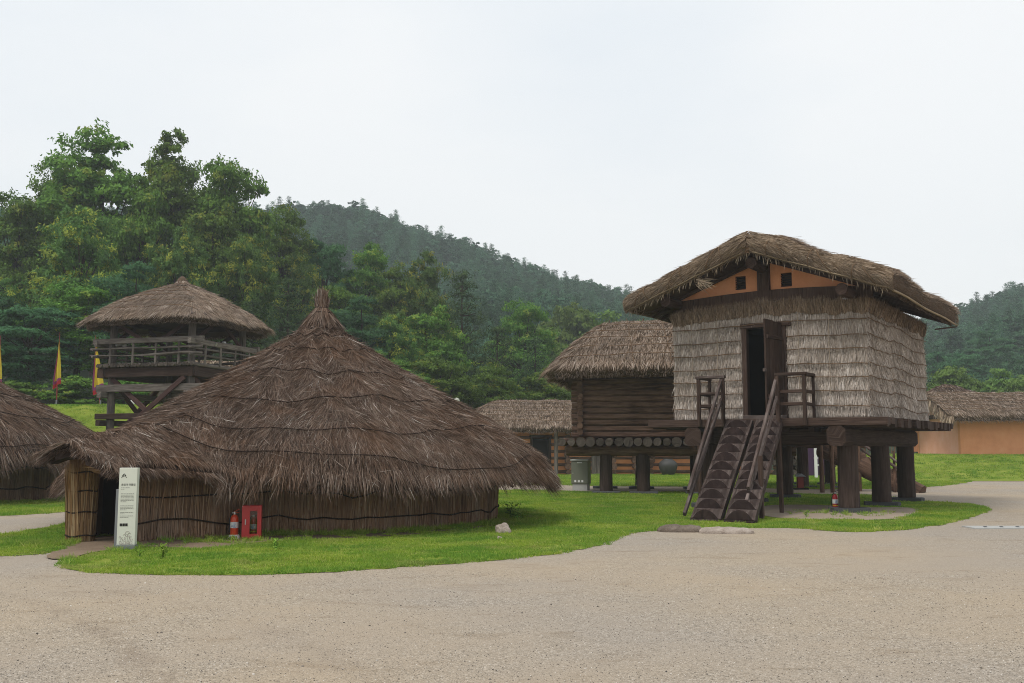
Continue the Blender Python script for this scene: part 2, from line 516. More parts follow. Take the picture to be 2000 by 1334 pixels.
M['rope_dark'] = m_plain('dark_straw_rope', (0.028, 0.018, 0.013), 0.9, 0.1)
M['rope_pale'] = m_plain('pale_straw_rope', (0.36, 0.29, 0.215), 0.9, 0.1)
M['rope_tan'] = m_plain('tan_straw_rope', (0.16, 0.1, 0.058), 0.9, 0.1)
M['stone_dark'] = m_plain('dark_base_stone', (0.085, 0.088, 0.092), 0.85, 0.2, var=0.4)
M['stone_pale'] = m_plain('pale_field_stone', (0.38, 0.32, 0.27), 0.85, 0.2, var=0.4)
M['stone_brown'] = m_plain('brown_step_stone', (0.17, 0.135, 0.11), 0.85, 0.2, var=0.5)
def m_stone(name, a, b, c3):
    q = NT(name, 0.9, 0.1); v = q.coord('Object')
    q.color(q.mix(0.45, q.ramp(q.noise(v, 4, 6, 0.7, 0.4), [(0.32, a), (0.5, b), (0.68, c3)]), q.ramp(q.noise(v, 40, 5, 0.7), [(0.3, a), (0.7, c3)])))
    q.bump(q.noise(v, 14, 6, 0.7), 0.9, 0.03)
    return q.m
M['stone_pale'] = m_stone('pale_field_stone', (0.2, 0.16, 0.13), (0.34, 0.28, 0.235), (0.5, 0.43, 0.37))
M['stone_brown'] = m_stone('brown_step_stone', (0.07, 0.052, 0.04), (0.15, 0.118, 0.095), (0.26, 0.21, 0.17))
M['concrete'] = m_plain('pale_concrete', (0.42, 0.42, 0.4), 0.8, 0.2)
M['red'] = m_plain('red_enamel', (0.46, 0.022, 0.024), 0.35, 0.5, var=0.12)
M['orange_red'] = m_plain('orange_red_enamel', (0.6, 0.06, 0.018), 0.3, 0.5, var=0.1)
M['crimson'] = m_plain('crimson_enamel', (0.36, 0.012, 0.02), 0.3, 0.5, var=0.1)
M['pink'] = m_plain('faded_pink_plastic', (0.42, 0.16, 0.19), 0.5, 0.4)
M['white'] = m_plain('white_label', (0.72, 0.72, 0.7), 0.6, 0.3, var=0.06)
M['cream'] = m_plain('cream_sign_paint', (0.66, 0.67, 0.58), 0.5, 0.35, var=0.05)
M['ink'] = m_plain('dark_ink', (0.03, 0.028, 0.025), 0.7, 0.2)
M['ink_grey'] = m_plain('grey_print', (0.24, 0.235, 0.21), 0.7, 0.2)
M['ink_pale'] = m_plain('pale_pattern_print', (0.5, 0.45, 0.4), 0.7, 0.2)
M['blue_ink'] = m_plain('blue_print', (0.04, 0.16, 0.42), 0.6, 0.2)
M['yellow'] = m_plain('yellow_band', (0.62, 0.4, 0.03), 0.5, 0.3)
M['black'] = m_plain('black_rubber', (0.012, 0.012, 0.013), 0.5, 0.4)
M['steel'] = m_plain('grey_steel', (0.5, 0.5, 0.48), 0.35, 0.5, 0.7)
M['grey_metal'] = m_plain('grey_painted_metal', (0.2, 0.21, 0.22), 0.45, 0.4)
M['olive_metal'] = m_plain('olive_grey_metal', (0.17, 0.175, 0.135), 0.35, 0.5, 0.2, var=0.06)
M['purple'] = m_plain('purple_sign_paint', (0.06, 0.024, 0.07), 0.5, 0.3)
M['flag_yellow'] = m_plain('yellow_flag_cloth', (0.68, 0.52, 0.05), 0.85, 0.1)
M['flag_red'] = m_plain('red_flag_cloth', (0.5, 0.04, 0.05), 0.85, 0.1)
M['flag_purple'] = m_plain('purple_flag_cloth', (0.3, 0.06, 0.2), 0.85, 0.1)
M['pole_red'] = m_plain('red_pole_paint', (0.22, 0.035, 0.028), 0.6, 0.3)
M['pot'] = m_plain('dark_glazed_clay', (0.05, 0.048, 0.046), 0.6, 0.4, var=0.2)
M['globe'] = m_plain('white_lamp_globe', (0.6, 0.62, 0.5), 0.35, 0.5)
q = NT('clear_glass', 0.05, 0.5); q.b.inputs['Transmission Weight'].default_value = 1.0; q.b.inputs['Base Color'].default_value = (0.75, 0.7, 0.7, 1); M['glass'] = q.m

def m_mud(name, base, dark, pale):
    q = NT(name, 0.95, 0.06)
    v = q.coord('Object')
    c = q.ramp(q.noise(v, 1.3, 6, 0.65), [(0.3, dark), (0.52, base), (0.75, pale)])
    f = q.noise(v, 22, 4, 0.6)
    q.color(q.mix(0.25, c, q.ramp(f, [(0.3, dark), (0.7, pale)])))
    q.bump(f, 0.3, 0.02)
    return q.m
M['mud'] = m_mud('orange_mud_plaster', (0.73, 0.325, 0.16), (0.63, 0.265, 0.125), (0.77, 0.385, 0.21))
M['mud_lit'] = m_mud('lit_orange_plaster', (0.76, 0.39, 0.27), (0.68, 0.33, 0.21), (0.8, 0.47, 0.35))  # gable end's stronger light is put into a paler, pinker plaster colour
M['mud_wall'] = m_mud('log_wall_clay', (0.6, 0.24, 0.1), (0.48, 0.19, 0.08), (0.66, 0.32, 0.16))

def m_gravel():
    q = NT('sandy_gravel', 0.95, 0.08)
    v = q.coord('Object')
    def vor(sc):
        nd = q.n('TexVoronoi'); nd.inputs['Scale'].default_value = sc; q.l(v, nd.inputs['Vector']); return nd
    v1, v2 = vor(95), vor(38)
    hs = q.n('SeparateColor'); q.l(v1.outputs['Color'], hs.inputs[0])
    hs2 = q.n('SeparateColor'); q.l(v2.outputs['Color'], hs2.inputs[0])
    g1 = q.ramp(hs.outputs[0], [(0.0, (0.085, 0.08, 0.076)), (0.2, (0.2, 0.178, 0.15)), (0.5, (0.39, 0.332, 0.272)), (0.8, (0.5, 0.44, 0.375)), (1.0, (0.74, 0.69, 0.63))])
    g2 = q.ramp(hs2.outputs[1], [(0.0, (0.17, 0.155, 0.135)), (0.3, (0.345, 0.297, 0.24)), (0.8, (0.43, 0.378, 0.312)), (1.0, (0.6, 0.55, 0.49))])
    c = q.mix(0.42, g1, g2)
    sand = q.ramp(q.noise(v, 60, 4, 0.7), [(0.3, (0.36, 0.298, 0.235)), (0.7, (0.465, 0.398, 0.322))])
    big = q.noise(v, 0.22, 5, 0.62, 0.6)
    mid = q.noise(v, 1.1, 5, 0.65, 0.3)
    f = q.ramp(q.math('ADD', q.math('MULTIPLY', big, 0.6), q.math('MULTIPLY', mid, 0.4)), [(0.42, (0.2, 0.2, 0.2)), (0.58, (0.8, 0.8, 0.8))])
    c = q.mix(f, c, sand)
    pk = q.ramp(q.noise(v, 0.16, 3, 0.5), [(0.4, (1.0, 0.95, 0.86)), (0.62, (0.9, 0.9, 0.9))])
    c = q.mix(1.0, c, pk, 'MULTIPLY')
    dk = q.ramp(q.noise(q.coord('Object', (1, 2.2, 1)), 0.8, 6, 0.7, 0.5), [(0.56, (1, 1, 1)), (0.76, (0.66, 0.6, 0.53))])
    c = q.mix(0.8, c, q.mix(1.0, c, dk, 'MULTIPLY'))
    # brown silt washed along a shallow wheel track
    sp = q.n('SeparateXYZ'); q.l(v, sp.inputs[0])
    yv = sp.outputs[1]
    def track(a0, a1, a2, wid, wob):      # a faint wheel rut: x = a0 + a1 y + a2 y^2
        xc = q.math('ADD', q.math('ADD', q.math('MULTIPLY', yv, a1), a0), q.math('MULTIPLY', q.math('MULTIPLY', yv, yv), a2))
        dx_ = q.math('ADD', q.math('SUBTRACT', sp.outputs[0], xc), q.math('MULTIPLY', q.math('SUBTRACT', q.noise(v, 1.3, 3, 0.5), 0.5), wob))
        near = q.math('SUBTRACT', 1.0, q.math('DIVIDE', q.math('ABSOLUTE', q.math('SUBTRACT', yv, 8.0)), 5.5), True)
        return q.math('MULTIPLY', near, q.math('SUBTRACT', 1.0, q.math('DIVIDE', q.math('ABSOLUTE', dx_), wid), True))
    tr = q.math('MAXIMUM', track(-1.416, 0.238, -0.0537, .26, .5), q.math('MULTIPLY', track(-1.416 + 1.5, 0.238, -0.0537, .3, .6), .5))
    tr = q.math('MULTIPLY', tr, q.ramp(q.noise(v, 2.5, 4, 0.65), [(0.36, (0.1, 0.1, 0.1)), (0.58, (1, 1, 1))]))
    c = q.mix(q.math('MULTIPLY', tr, 0.45), c, (0.22, 0.165, 0.12))
    q.color(c)
    h = q.math('ADD', q.math('MULTIPLY', v1.outputs['Distance'], -1.0), q.math('MULTIPLY', v2.outputs['Distance'], -1.2))
    q.bump(h, 0.55, 0.02)
    return q.m
M['gravel'] = m_gravel()

def m_soil(name, a, b, c3):
    q = NT(name, 0.95, 0.1)
    v = q.coord('Object')
    q.color(q.mix(0.5, q.ramp(q.noise(v, 1.2, 6, 0.7), [(0.3, a), (0.5, b), (0.7, c3)]), q.ramp(q.noise(v, 45, 4, 0.7), [(0.3, a), (0.7, c3)])))
    q.bump(q.noise(v, 50, 4, 0.7), 0.4, 0.02)
    return q.m
M['dirt'] = m_soil('bare_brown_dirt', (0.11, 0.075, 0.05), (0.2, 0.145, 0.1), (0.29, 0.22, 0.155))
M['sand'] = m_soil('bare_sand', (0.26, 0.205, 0.155), (0.33, 0.265, 0.2), (0.4, 0.33, 0.255))
M['forest_floor'] = m_soil('forest_floor', (0.012, 0.02, 0.01), (0.022, 0.034, 0.016), (0.035, 0.05, 0.024))

def m_lawn():
    q = NT('lawn_turf', 0.9, 0.1)
    v = q.coord('Object')
    c = q.ramp(q.noise(v, 0.5, 6, 0.7, 0.3), [(0.3, (0.11, 0.18, 0.02)), (0.5, (0.19, 0.25, 0.03)), (0.7, (0.27, 0.3, 0.055))])
    f = q.ramp(q.noise(v, 38, 5, 0.75), [(0.3, (0.55, 0.55, 0.5)), (0.65, (1.15, 1.15, 1.1))])
    c = q.mix(1.0, c, f, 'MULTIPLY')
    s_ = q.ramp(q.noise(v, 1.7, 5, 0.7, 0.4), [(0.62, (0, 0, 0)), (0.74, (1, 1, 1))])
    c = q.mix(q.math('MULTIPLY', s_, 0.6), c, (0.2, 0.15, 0.095))
    q.color(c); q.bump(q.noise(v, 60, 4, 0.7), 0.6, 0.03)
    return q.m
M['lawn'] = m_lawn()
def m_blade():
    q = NT('grass_blades', 0.65, 0.08)
    geo = q.n('NewGeometry'); mp = q.n('Mapping'); q.l(geo.outputs['Position'], mp.inputs['Vector'])
    p = mp.outputs['Vector']
    a = q.ramp(q.attr('rnd'), [(0.0, (0.2, 0.31, 0.028)), (0.5, (0.32, 0.43, 0.05)), (0.85, (0.43, 0.49, 0.09)), (1.0, (0.56, 0.52, 0.2))])
    b = q.ramp(q.attr('rnd'), [(0.0, (0.1, 0.22, 0.025)), (0.6, (0.17, 0.33, 0.04)), (1.0, (0.31, 0.43, 0.07))])
    f = q.ramp(q.noise(p, 0.55, 5, 0.65, 0.3), [(0.4, (0, 0, 0)), (0.62, (1, 1, 1))])
    c = q.mix(f, b, a)
    dry = q.ramp(q.noise(p, 0.95, 6, 0.7, 0.5), [(0.52, (0, 0, 0)), (0.68, (1, 1, 1))])
    c = q.mix(q.math('MULTIPLY', dry, 0.55), c, q.ramp(q.attr('rnd'), [(0, (.22, .24, .06)), (1, (.5, .44, .2))]))
    q.color(c)
    tr = q.n('BsdfTranslucent'); q.l(c, tr.inputs['Color'])
    mx = q.n('MixShader'); mx.inputs[0].default_value = 0.35
    q.l(q.b.outputs[0], mx.inputs[1]); q.l(tr.outputs[0], mx.inputs[2]); q.l(mx.outputs[0], q.out.inputs['Surface'])
    return q.m
M['blade'] = m_blade()
M['oak'] = m_leaf('oak_leaves', [(0, (0.028, 0.072, 0.014)), (0.45, (0.086, 0.176, 0.027)), (0.85, (0.165, 0.285, 0.042)), (1, (0.22, 0.34, 0.06))], (0.24, 0.28, 0.04))
M['chestnut'] = m_leaf('chestnut_leaves', [(0, (0.028, 0.066, 0.016)), (0.5, (0.08, 0.155, 0.033)), (1, (0.155, 0.24, 0.05))], (0.33, 0.34, 0.042))
M['locust'] = m_leaf('locust_leaves', [(0, (0.018, 0.06, 0.024)), (0.5, (0.045, 0.12, 0.045)), (1, (0.095, 0.2, 0.075))])
M['pine'] = m_leaf('pine_needles', [(0, (0.02, 0.042, 0.016)), (0.5, (0.044, 0.084, 0.028)), (1, (0.085, 0.135, 0.042))], transl=0.15)
M['light_leaf'] = m_leaf('pale_green_leaves', [(0, (0.05, 0.11, 0.02)), (0.5, (0.12, 0.21, 0.04)), (1, (0.22, 0.3, 0.08))])
M['far_leaf'] = m_leaf('far_forest_leaves', [(0, (0.022, 0.066, 0.034)), (0.5, (0.05, 0.122, 0.06)), (1, (0.1, 0.195, 0.09))], var=0.9)  # bluish, lifted greens: part of the distance haze is put into this colour
M['weed'] = m_leaf('weed_leaves', [(0, (0.12, 0.24, 0.03)), (0.5, (0.22, 0.4, 0.05)), (1, (0.36, 0.52, 0.09))], transl=.4)
M['bark'] = m_wood('tree_bark', (0.018, 0.013, 0.01), (0.04, 0.03, 0.024), (0.075, 0.058, 0.048), grain=9, weather=0.3)

# ------------------------------------------------------------------ terrain
PXK = np.array([-900, 0, 500, 700, 900, 1100, 1280, 1450, 1600, 1800, 2000, 2300, 2900.0])
YK = np.array([58, 75, 120, 200, 330, 430, 700.0])
ZT = np.array([
    [3.4, 3.4, 3.4, 3.2, -.5, -.5, -.5, -.5, -.5, -.5, -.5, -.5, -.5],
    [6, 6, 6, 4.5, .8, .4, .3, .3, .3, 1.3, 1.4, 1.6, 2],
    [20, 19, 17, 13, 9, 6, 4, 3, 3, 4, 5, 8, 10],
    [45, 42, 38, 25, 29, 27, 22, 17, 15, 16, 24, 34, 44],
    [62, 76, 78, 79, 65, 54, 46, 40, 38, 40, 51, 66, 75],
    [58, 70, 70, 70, 60, 50, 42, 37, 36, 40, 50, 64, 72],
    [30, 36, 36, 36, 30, 24, 20, 18, 18, 20, 26, 32, 36.0]])
def terrain(x, y):
    x = np.asarray(x, float); y = np.asarray(y, float)
    px = 1000 + FPX * x / np.maximum(y, 1)
    cols = np.stack([np.interp(px, PXK, ZT[k]) for k in range(len(YK))], 0)
    k = np.clip(np.searchsorted(YK, y) - 1, 0, len(YK) - 2)
    f = np.clip((y - YK[k]) / (YK[k + 1] - YK[k]), 0, 1)
    f = f * f * (3 - 2 * f) * 0.5 + f * 0.5
    idx = np.arange(x.size).reshape(x.shape)
    a = cols.reshape(len(YK), -1)
    kf = k.ravel()
    return (a[kf, np.arange(kf.size)] * (1 - f.ravel()) + a[kf + 1, np.arange(kf.size)] * f.ravel()).reshape(x.shape)

def bank_left(x, y):
    """flat-topped grass bank behind the watchtower"""
    e = np.clip((-7.0 - x) / 5.0, 0, 1)
    t = np.clip((y - 46.5) / 7.5, 0, 1); t = t * t * (3 - 2 * t)
    return t * e * e * (3 - 2 * e) * 3.95
def bank_right(x, y):
    e = np.clip((x - 18.5) / 4.5, 0, 1); t = np.clip((y - 50) / 9, 0, 1)
    return 1.22 * e * e * (3 - 2 * e) * t * t * (3 - 2 * t)

g = 480.0
tag(link('ground', np_mesh('ground', [(-g, -60, 0), (g, -60, 0), (g, 485, 0), (-g, 485, 0)], [(0, 1, 2, 3)]), M['gravel']), kind='structure')

pxs = np.arange(-800, 2801, 25.0)
ys = np.concatenate([np.arange(58, 120, 4), np.arange(120, 470, 8)])
PX, YY = np.meshgrid(pxs, ys)
XX = (PX - 1000) / FPX * YY
ZZ = terrain(XX, YY)
nz = np.array([noise.noise((x * .03, y * .03, 2.0)) for x, y in zip(XX.ravel(), YY.ravel())]).reshape(XX.shape)
ZZ = ZZ + nz * np.clip((YY - 80) / 60, 0, 1) * 2.0
def grid_faces(ny, nx):
    i = np.arange(ny - 1)[:, None] * nx + np.arange(nx - 1)[None]
    return np.stack([i, i + 1, i + 1 + nx, i + nx], -1).reshape(-1, 4)
tag(link('hill', np_mesh('hill', np.stack([XX, YY, ZZ], -1).reshape(-1, 3), grid_faces(*XX.shape), smooth=True), M['forest_floor']), kind='structure')

def bank(name, fn, x0, x1, y0, y1, st, mat):
    xs = np.arange(x0, x1 + .01, st); yv = np.arange(y0, y1 + .01, st)
    X, Y = np.meshgrid(xs, yv)
    Z = fn(X, Y) + 0.02
    nzz = np.array([noise.noise((x * .5, y * .5, 5.0)) for x, y in zip(X.ravel(), Y.ravel())]).reshape(X.shape)
    Z = Z + nzz * 0.09 * np.clip(fn(X, Y), 0, 1)
    edge = (X <= x0 + .01) | (X >= x1 - .01) | (Y >= y1 - .01)
    Z = np.where(edge & (fn(X, Y) < .05), -0.03, Z)
    return tag(link(name, np_mesh(name, np.stack([X, Y, Z], -1).reshape(-1, 3), grid_faces(*X.shape), smooth=True), mat), kind='structure')
bank('grass_bank', bank_left, -70, -6.5, 46, 64, 0.5, M['lawn'])
bank('grass_slope', bank_right, 18.4, 60, 50, 74, 0.5, M['lawn'])

# lawns: outlines stepped off on the ground
def G(*pts): return [gnd(px, py)[:2] for px, py in pts]
lawn_front = smooth_poly(G((112, 1101), (122, 1110), (160, 1117), (230, 1121), (300, 1123), (380, 1123), (480, 1124), (600, 1119), (700, 1114), (900, 1100), (1000, 1092), (1080, 1083), (1150, 1070), (1195, 1057), (1222, 1045), (1255, 1038), (1300, 1036), (1350, 1035), (1410, 1033), (1480, 1031), (1560, 1032), (1620, 1037), (1680, 1040), (1740, 1037), (1790, 1033), (1850, 1022), (1900, 1010), (1937, 995), (1915, 988), (1870, 983), (1800, 979), (1750, 972), (1700, 967), (1560, 965), (1400, 962), (1250, 961), (1150, 961), (1080, 958), (900, 957), (600, 957), (400, 965), (300, 985), (250, 1010), (235, 1040), (240, 1062), (215, 1072), (160, 1083)), 1)
lawn_back = smooth_poly(G((1000, 947), (1080, 947), (1160, 950), (1300, 950), (1450, 953), (1600, 956), (1750, 955), (1850, 949), (1912, 938), (1880, 929), (1860, 924), (2000, 919), (2300, 916), (2300, 906), (1900, 905), (1600, 905), (1200, 908), (900, 915)), 1)
lawn_left = smooth_poly(G((-140, 1092), (0, 1087), (60, 1086), (110, 1077), (150, 1066), (215, 1050), (235, 1020), (200, 1008), (140, 1020), (60, 1038), (-140, 1060)), 1)
lawn_hut = smooth_poly(G((-400, 1012), (-100, 1010), (60, 1006), (145, 999), (230, 988), (420, 963), (600, 950), (760, 930), (500, 914), (100, 914), (-500, 914)), 1)
LAWNS = []
for nm, pl, am in (('lawn', lawn_front, .05), ('lawn.001', lawn_back, .1), ('lawn.002', lawn_left, .06), ('lawn.003', lawn_hut, .06)):
    rp = ragged(pl, 0.1, am * 1.7)
    poly_sheet('lawn', rp, 0.007, M['lawn']); LAWNS.append(rp)
sand_patch = smooth_poly(G((1478, 1004), (1500, 1012), (1560, 1014), (1660, 1016), (1715, 1018), (1760, 1013), (1800, 1002), (1795, 994), (1760, 991), (1700, 992), (1620, 988), (1560, 986), (1500, 987), (1470, 993)), 1)
poly_sheet('sand_patch', ragged(sand_patch, .15, .16), 0.013, M['sand'])
dirt_patch = smooth_poly(G((262, 1068), (330, 1072), (430, 1070), (480, 1062), (560, 1056), (700, 1052), (800, 1047), (960, 1030), (975, 1022), (960, 1012), (560, 1000), (420, 1010), (300, 1030), (262, 1050)), 1)
poly_sheet('dirt_patch', ragged(dirt_patch, .1, .12), 0.013, M['dirt'])
dirt_patch2 = smooth_poly(G((95, 1093), (130, 1094), (175, 1082), (225, 1074), (238, 1060), (230, 1048), (180, 1050), (140, 1068), (110, 1078), (95, 1085)), 1)
poly_sheet('dirt_patch', ragged(dirt_patch2, .08, .08), 0.019, M['dirt'])

# ------------------------------------------------------------------ round reed hut
PROF = [(0, 4.55), (.42, 4.3), (.9, 4.0), (1.84, 3.37), (3.03, 2.66), (4.45, 1.9), (5.05, 1.48), (5.45, 1.02)]
PR, PZ = [a for a, b in PROF], [b for a, b in PROF]
EX, EY = -0.414, -0.910          # porch axis
FX, FY = 0.910, -0.414           # across the porch, towards the front
def hut_roof(x, y, porch):
    r = np.hypot(x, y)
    zc = np.interp(r, PR, PZ)
    ang = np.arctan2(y, x)
    zc = zc + 0.045 * np.sin(ang * 7 + r) * np.clip(r - 1, 0, 2) / 2 + .03 * np.sin(ang * 17 - 2 * r)
    zc = np.where(r > 5.45, zc - (r - 5.45) * 1.6, zc)
    if not porch: return zc
    s = x * EX + y * EY; qv = x * FX + y * FY
    zr = np.interp(s, [2, 3.2, 5.0, 6.2, 7.15, 7.6], [2.9, 2.45, 2.03, 1.86, 1.7, 1.45])
    drop = np.where(qv > 0, 0.42, 0.33) * np.abs(qv) ** 1.25
    zp = np.where((s > 2) & (np.abs(qv) < 2.2), zr - drop, -9)
    k = 0.45
    h = np.clip(0.5 + 0.5 * (zc - zp) / k, 0, 1)
    return zp * (1 - h) + zc * h + k * h * (1 - h)
def hut_inside(x, y, porch, grow=0.0):
    r = np.hypot(x, y)
    ins = r < 5.45 + grow
    if porch:
        s = x * EX + y * EY; qv = x * FX + y * FY
        ins |= (s > 2) & (s < 7.1 + grow) & (qv < 1.0 + grow + np.clip((6.4 - s) * .45, 0, .9)) & (qv > -.66 - grow)
    return ins

def reed_band(name, path, z0, z1, mat, parent, per_m=330, outw=0.03, closed=False):
    """upright reeds standing along a ground path; returns straw mesh object"""
    P = [Vector((p[0], p[1], 0)) for p in path]
    if closed: P = P + [P[0]]
    seg = [(P[i + 1] - P[i]).length for i in range(len(P) - 1)]
    tot = sum(seg); n = int(tot * per_m)
    t = np.sort(rng.random(n)) * tot
    cs = np.concatenate([[0], np.cumsum(seg)])
    xs = np.interp(t, cs, [p.x for p in P]); ysv = np.interp(t, cs, [p.y for p in P])
    k = np.clip(np.searchsorted(cs, t) - 1, 0, len(seg) - 1)
    d = np.array([((P[i + 1] - P[i]).normalized()[:]) for i in range(len(seg))])[k]
    N = np.stack([d[:, 1], -d[:, 0], np.zeros(n)], 1)
    zs = z0 + rng.random(n) ** 1.5 * (z1 - z0) * 0.55
    off = rng.random(n) * 0.05 + outw * 0.3
    root = np.stack([xs, ysv, zs], 1) + N * off[:, None]
    D = unit(np.stack([d[:, 0] * rng.normal(0, .05, n), d[:, 1] * rng.normal(0, .05, n), np.ones(n)], 1) + N * rng.normal(0, .02, (n, 1)))
    L = (z1 - zs) * (0.8 + rng.random(n) * .25)
    me = strand_mesh(name, root, D, N, L, rng.uniform(.007, .015, n), rng.normal(0, .012, n), 0, np.clip(rng.beta(2.4, 2.2, n) + .25 * np.array([noise.noise((a_ * 2.0, b_ * 2.0, 3)) for a_, b_ in zip(xs, ysv)]), 0, 1), .5, .012)
    o = link(name, me, mat, parent); o['kind'] = 'stuff'
    return o

def ribbon_wall(mb, path, z0, z1, closed=False, thick=0.12):
    n = len(path)
    for i in range(n if closed else n - 1):
        a, b = Vector((*path[i][:2], 0)), Vector((*path[(i + 1) % n][:2], 0))
        d = (b - a).normalized(); nn = Vector((d.y, -d.x, 0))
        q = [a, b, b - nn * thick, a - nn * thick]
        mb.add([p + Vector((0, 0, z0)) for p in q] + [p + Vector((0, 0, z1)) for p in q],
               [(0, 1, 5, 4), (1, 2, 6, 5), (2, 3, 7, 6), (3, 0, 4, 7), (4, 5, 6, 7), (3, 2, 1, 0)], [[(0, 0)] * 4] * 6)

def rope_on_wall(path, z, wav, r, outw, parent, mat, closed=False, seed=0):
    pts = []
    n = len(path)
    for i, p in enumerate(list(path) + ([path[0]] if closed else [])):
        a = Vector((*path[max(i - 1, 0)][:2], 0)) if not closed else Vector((*path[(i - 1) % n][:2], 0))
        b = Vector((*path[min(i + 1, n - 1)][:2], 0)) if not closed else Vector((*path[(i + 1) % n][:2], 0))
        d = (b - a).normalized(); nn = Vector((d.y, -d.x, 0))
        pts.append(Vector((p[0], p[1], z + wav * noise.noise((i * .37, seed, 0)))) + nn * (outw + 0.012 * noise.noise((i * .9, seed, 4))))
    return MB().tube(pts, r, 5).build('rope', mat, parent)

def build_hut(loc, sc, porch, label, nst, seed):
    root = empty('reed_hut', loc, 0, label, 'hut')
    root.scale = (sc, sc, sc)
    # under-thatch shell: top and soffit
    shell_v, shell_f = [], []
    st = 0.16
    xs = np.arange(-7.2, 6.01, st); yv = np.arange(-8.2, 6.01, st)
    X, Y = np.meshgrid(xs, yv); ins = hut_inside(X, Y, porch, 0.0)
    Z = hut_roof(X, Y, porch)
    V = np.concatenate([np.stack([X, Y, Z - .03], -1).reshape(-1, 3), np.stack([X, Y, Z - 0.24], -1).reshape(-1, 3)])
    F = grid_faces(*X.shape); ok = ins.ravel()[F].all(1); F = F[ok]
    nV = X.size
    ed = {}
    for f in F:
        for i in range(4):
            a, b = int(f[i]), int(f[(i + 1) % 4])
            ed[(a, b)] = ed.get((a, b), 0) + 1
    rim = [(a, b, b + nV, a + nV) for (a, b) in ed if (b, a) not in ed]
    Q = np.concatenate([F, F[:, ::-1] + nV, np.array(rim)])
    used = np.unique(Q); remap = np.full(len(V), -1); remap[used] = np.arange(len(used))
    link('roof', np_mesh('roof', V[used], remap[Q], smooth=True), M['hut_straw_base'], root)
    # thatch straws
    n0 = nst
    x = rng.uniform(-7.3, 5.7, n0 * 3); y = rng.uniform(-8.0, 5.7, n0 * 3)
    keep = hut_inside(x, y, porch, 0.02)
    r = np.hypot(x, y)
    keep &= (y < 1.5) | (rng.random(len(x)) < .35)
    x, y = x[keep], y[keep]
    if len(x) > n0: x, y = x[:n0], y[:n0]
    # extra rows at the eaves, and clumps where the courses end
    n = len(x); e = 0.03
    z = hut_roof(x, y, porch)
    gx = (hut_roof(x + e, y, porch) - hut_roof(x - e, y, porch)) / (2 * e)
    gy = (hut_roof(x, y + e, porch) - hut_roof(x, y - e, porch)) / (2 * e)
    gx, gy = np.clip(gx, -1.6, 1.6), np.clip(gy, -1.6, 1.6)
    D = unit(np.stack([-gx, -gy, -(gx * gx + gy * gy)], 1))
    N = unit(np.stack([-gx, -gy, np.ones(n)], 1))
    S = np.cross(D, N)
    clump = np.array([noise.noise((a * 1.1, b * 1.1, seed)) for a, b in zip(x, y)])
    fine = np.array([noise.noise((a * 4.0, b * 4.0, seed + 7)) for a, b in zip(x, y)])
    yaw = rng.normal(0, .13, n) + clump * .16 + fine * .12
    wild = rng.random(n) < .05; yaw = np.where(wild, yaw + rng.normal(0, .6, n), yaw)
    D = unit(D * np.cos(yaw)[:, None] + S * np.sin(yaw)[:, None])
    r = np.hypot(x, y)
    crs = np.interp(r, [0, .75, 1.3, 2.2, 3.3, 4.4, 5.25, 7.5], [0, 1, 2, 3, 4, 5, 6, 9]) % 1.0
    off = rng.random(n) * .05 + .018 * crs + .03 * (fine + .3)
    L = rng.uniform(.25, .65, n) * np.where(r > 4.6, .85, 1.0)
    W = rng.uniform(.006, .0135, n)
    lift = rng.normal(.02, .03, n) + .008 * crs
    lift = np.where(wild, lift + rng.random(n) * .09, lift)
    lift = lift * np.clip(1.3 - r / 6.5, .35, 1)
    eave = ~hut_inside(x + D[:, 0] * L * .8, y + D[:, 1] * L * .8, porch, 0.0)
    L = np.where(eave, L * rng.uniform(.45, .95, n), L)
    P = np.stack([x, y, z + off - .02], 1) - D * (L * .35)[:, None]
    tint = np.clip(rng.beta(2.2, 2.4, n) + .16 * clump + .1 * fine + np.where(wild, .2, 0) - .1 * (crs > .93), 0, 1)
    o = link('thatch', strand_mesh('thatch', P, D, N, L, W, lift, np.where(eave, L * .22, .0), tint), M['hut_straw'], root)
    o['kind'] = 'stuff'
    # straw curtain hanging from the eaves, uneven, in tufts
    m = 15000
    a = rng.uniform(-math.pi, math.pi, m)
    ex = 5.35 * np.cos(a); ey = 5.35 * np.sin(a)
    if porch:
        s = ex * EX + ey * EY
        k = m // 4
        pth = [(-.64, 3.9), (-.66, 7.0), (.95, 7.0), (1.35, 6.0), (1.75, 5.1)]
        tt = rng.random(k) * (len(pth) - 1); ii = tt.astype(int); ff = tt - ii
        pq = np.array(pth)
        qv = pq[ii, 0] * (1 - ff) + pq[ii + 1, 0] * ff; sv = pq[ii, 1] * (1 - ff) + pq[ii + 1, 1] * ff
        ex[:k] = sv * EX + qv * FX; ey[:k] = sv * EY + qv * FY
        inside = hut_inside(ex * 1.03, ey * 1.03, porch, -.03) & (np.arange(m) >= k)
        ex, ey = ex[~inside], ey[~inside]
    n = len(ex)
    ez = hut_roof(ex, ey, porch) - .02
    cen = np.stack([ex, ey, np.zeros(n)], 1); out = unit(cen)
    if porch:
        sv = ex * EX + ey * EY; qv = ex * FX + ey * FY
        pp = (sv > 5.2) & (np.abs(qv) < 2)
        qd = np.where(sv > 6.8, .25, 1.0) * np.sign(qv)
        po = np.stack([EX * np.where(sv > 6.6, 1, .15) + FX * qd, EY * np.where(sv > 6.6, 1, .15) + FY * qd, np.zeros(n)], 1)
        out = np.where(pp[:, None], unit(po), out)
    tuft = np.array([noise.noise((a_ * 2.3, b_ * 2.3, seed + 3)) for a_, b_ in zip(ex, ey)])
    tuft2 = np.array([noise.noise((a_ * 7, b_ * 7, seed + 4)) for a_, b_ in zip(ex, ey)])
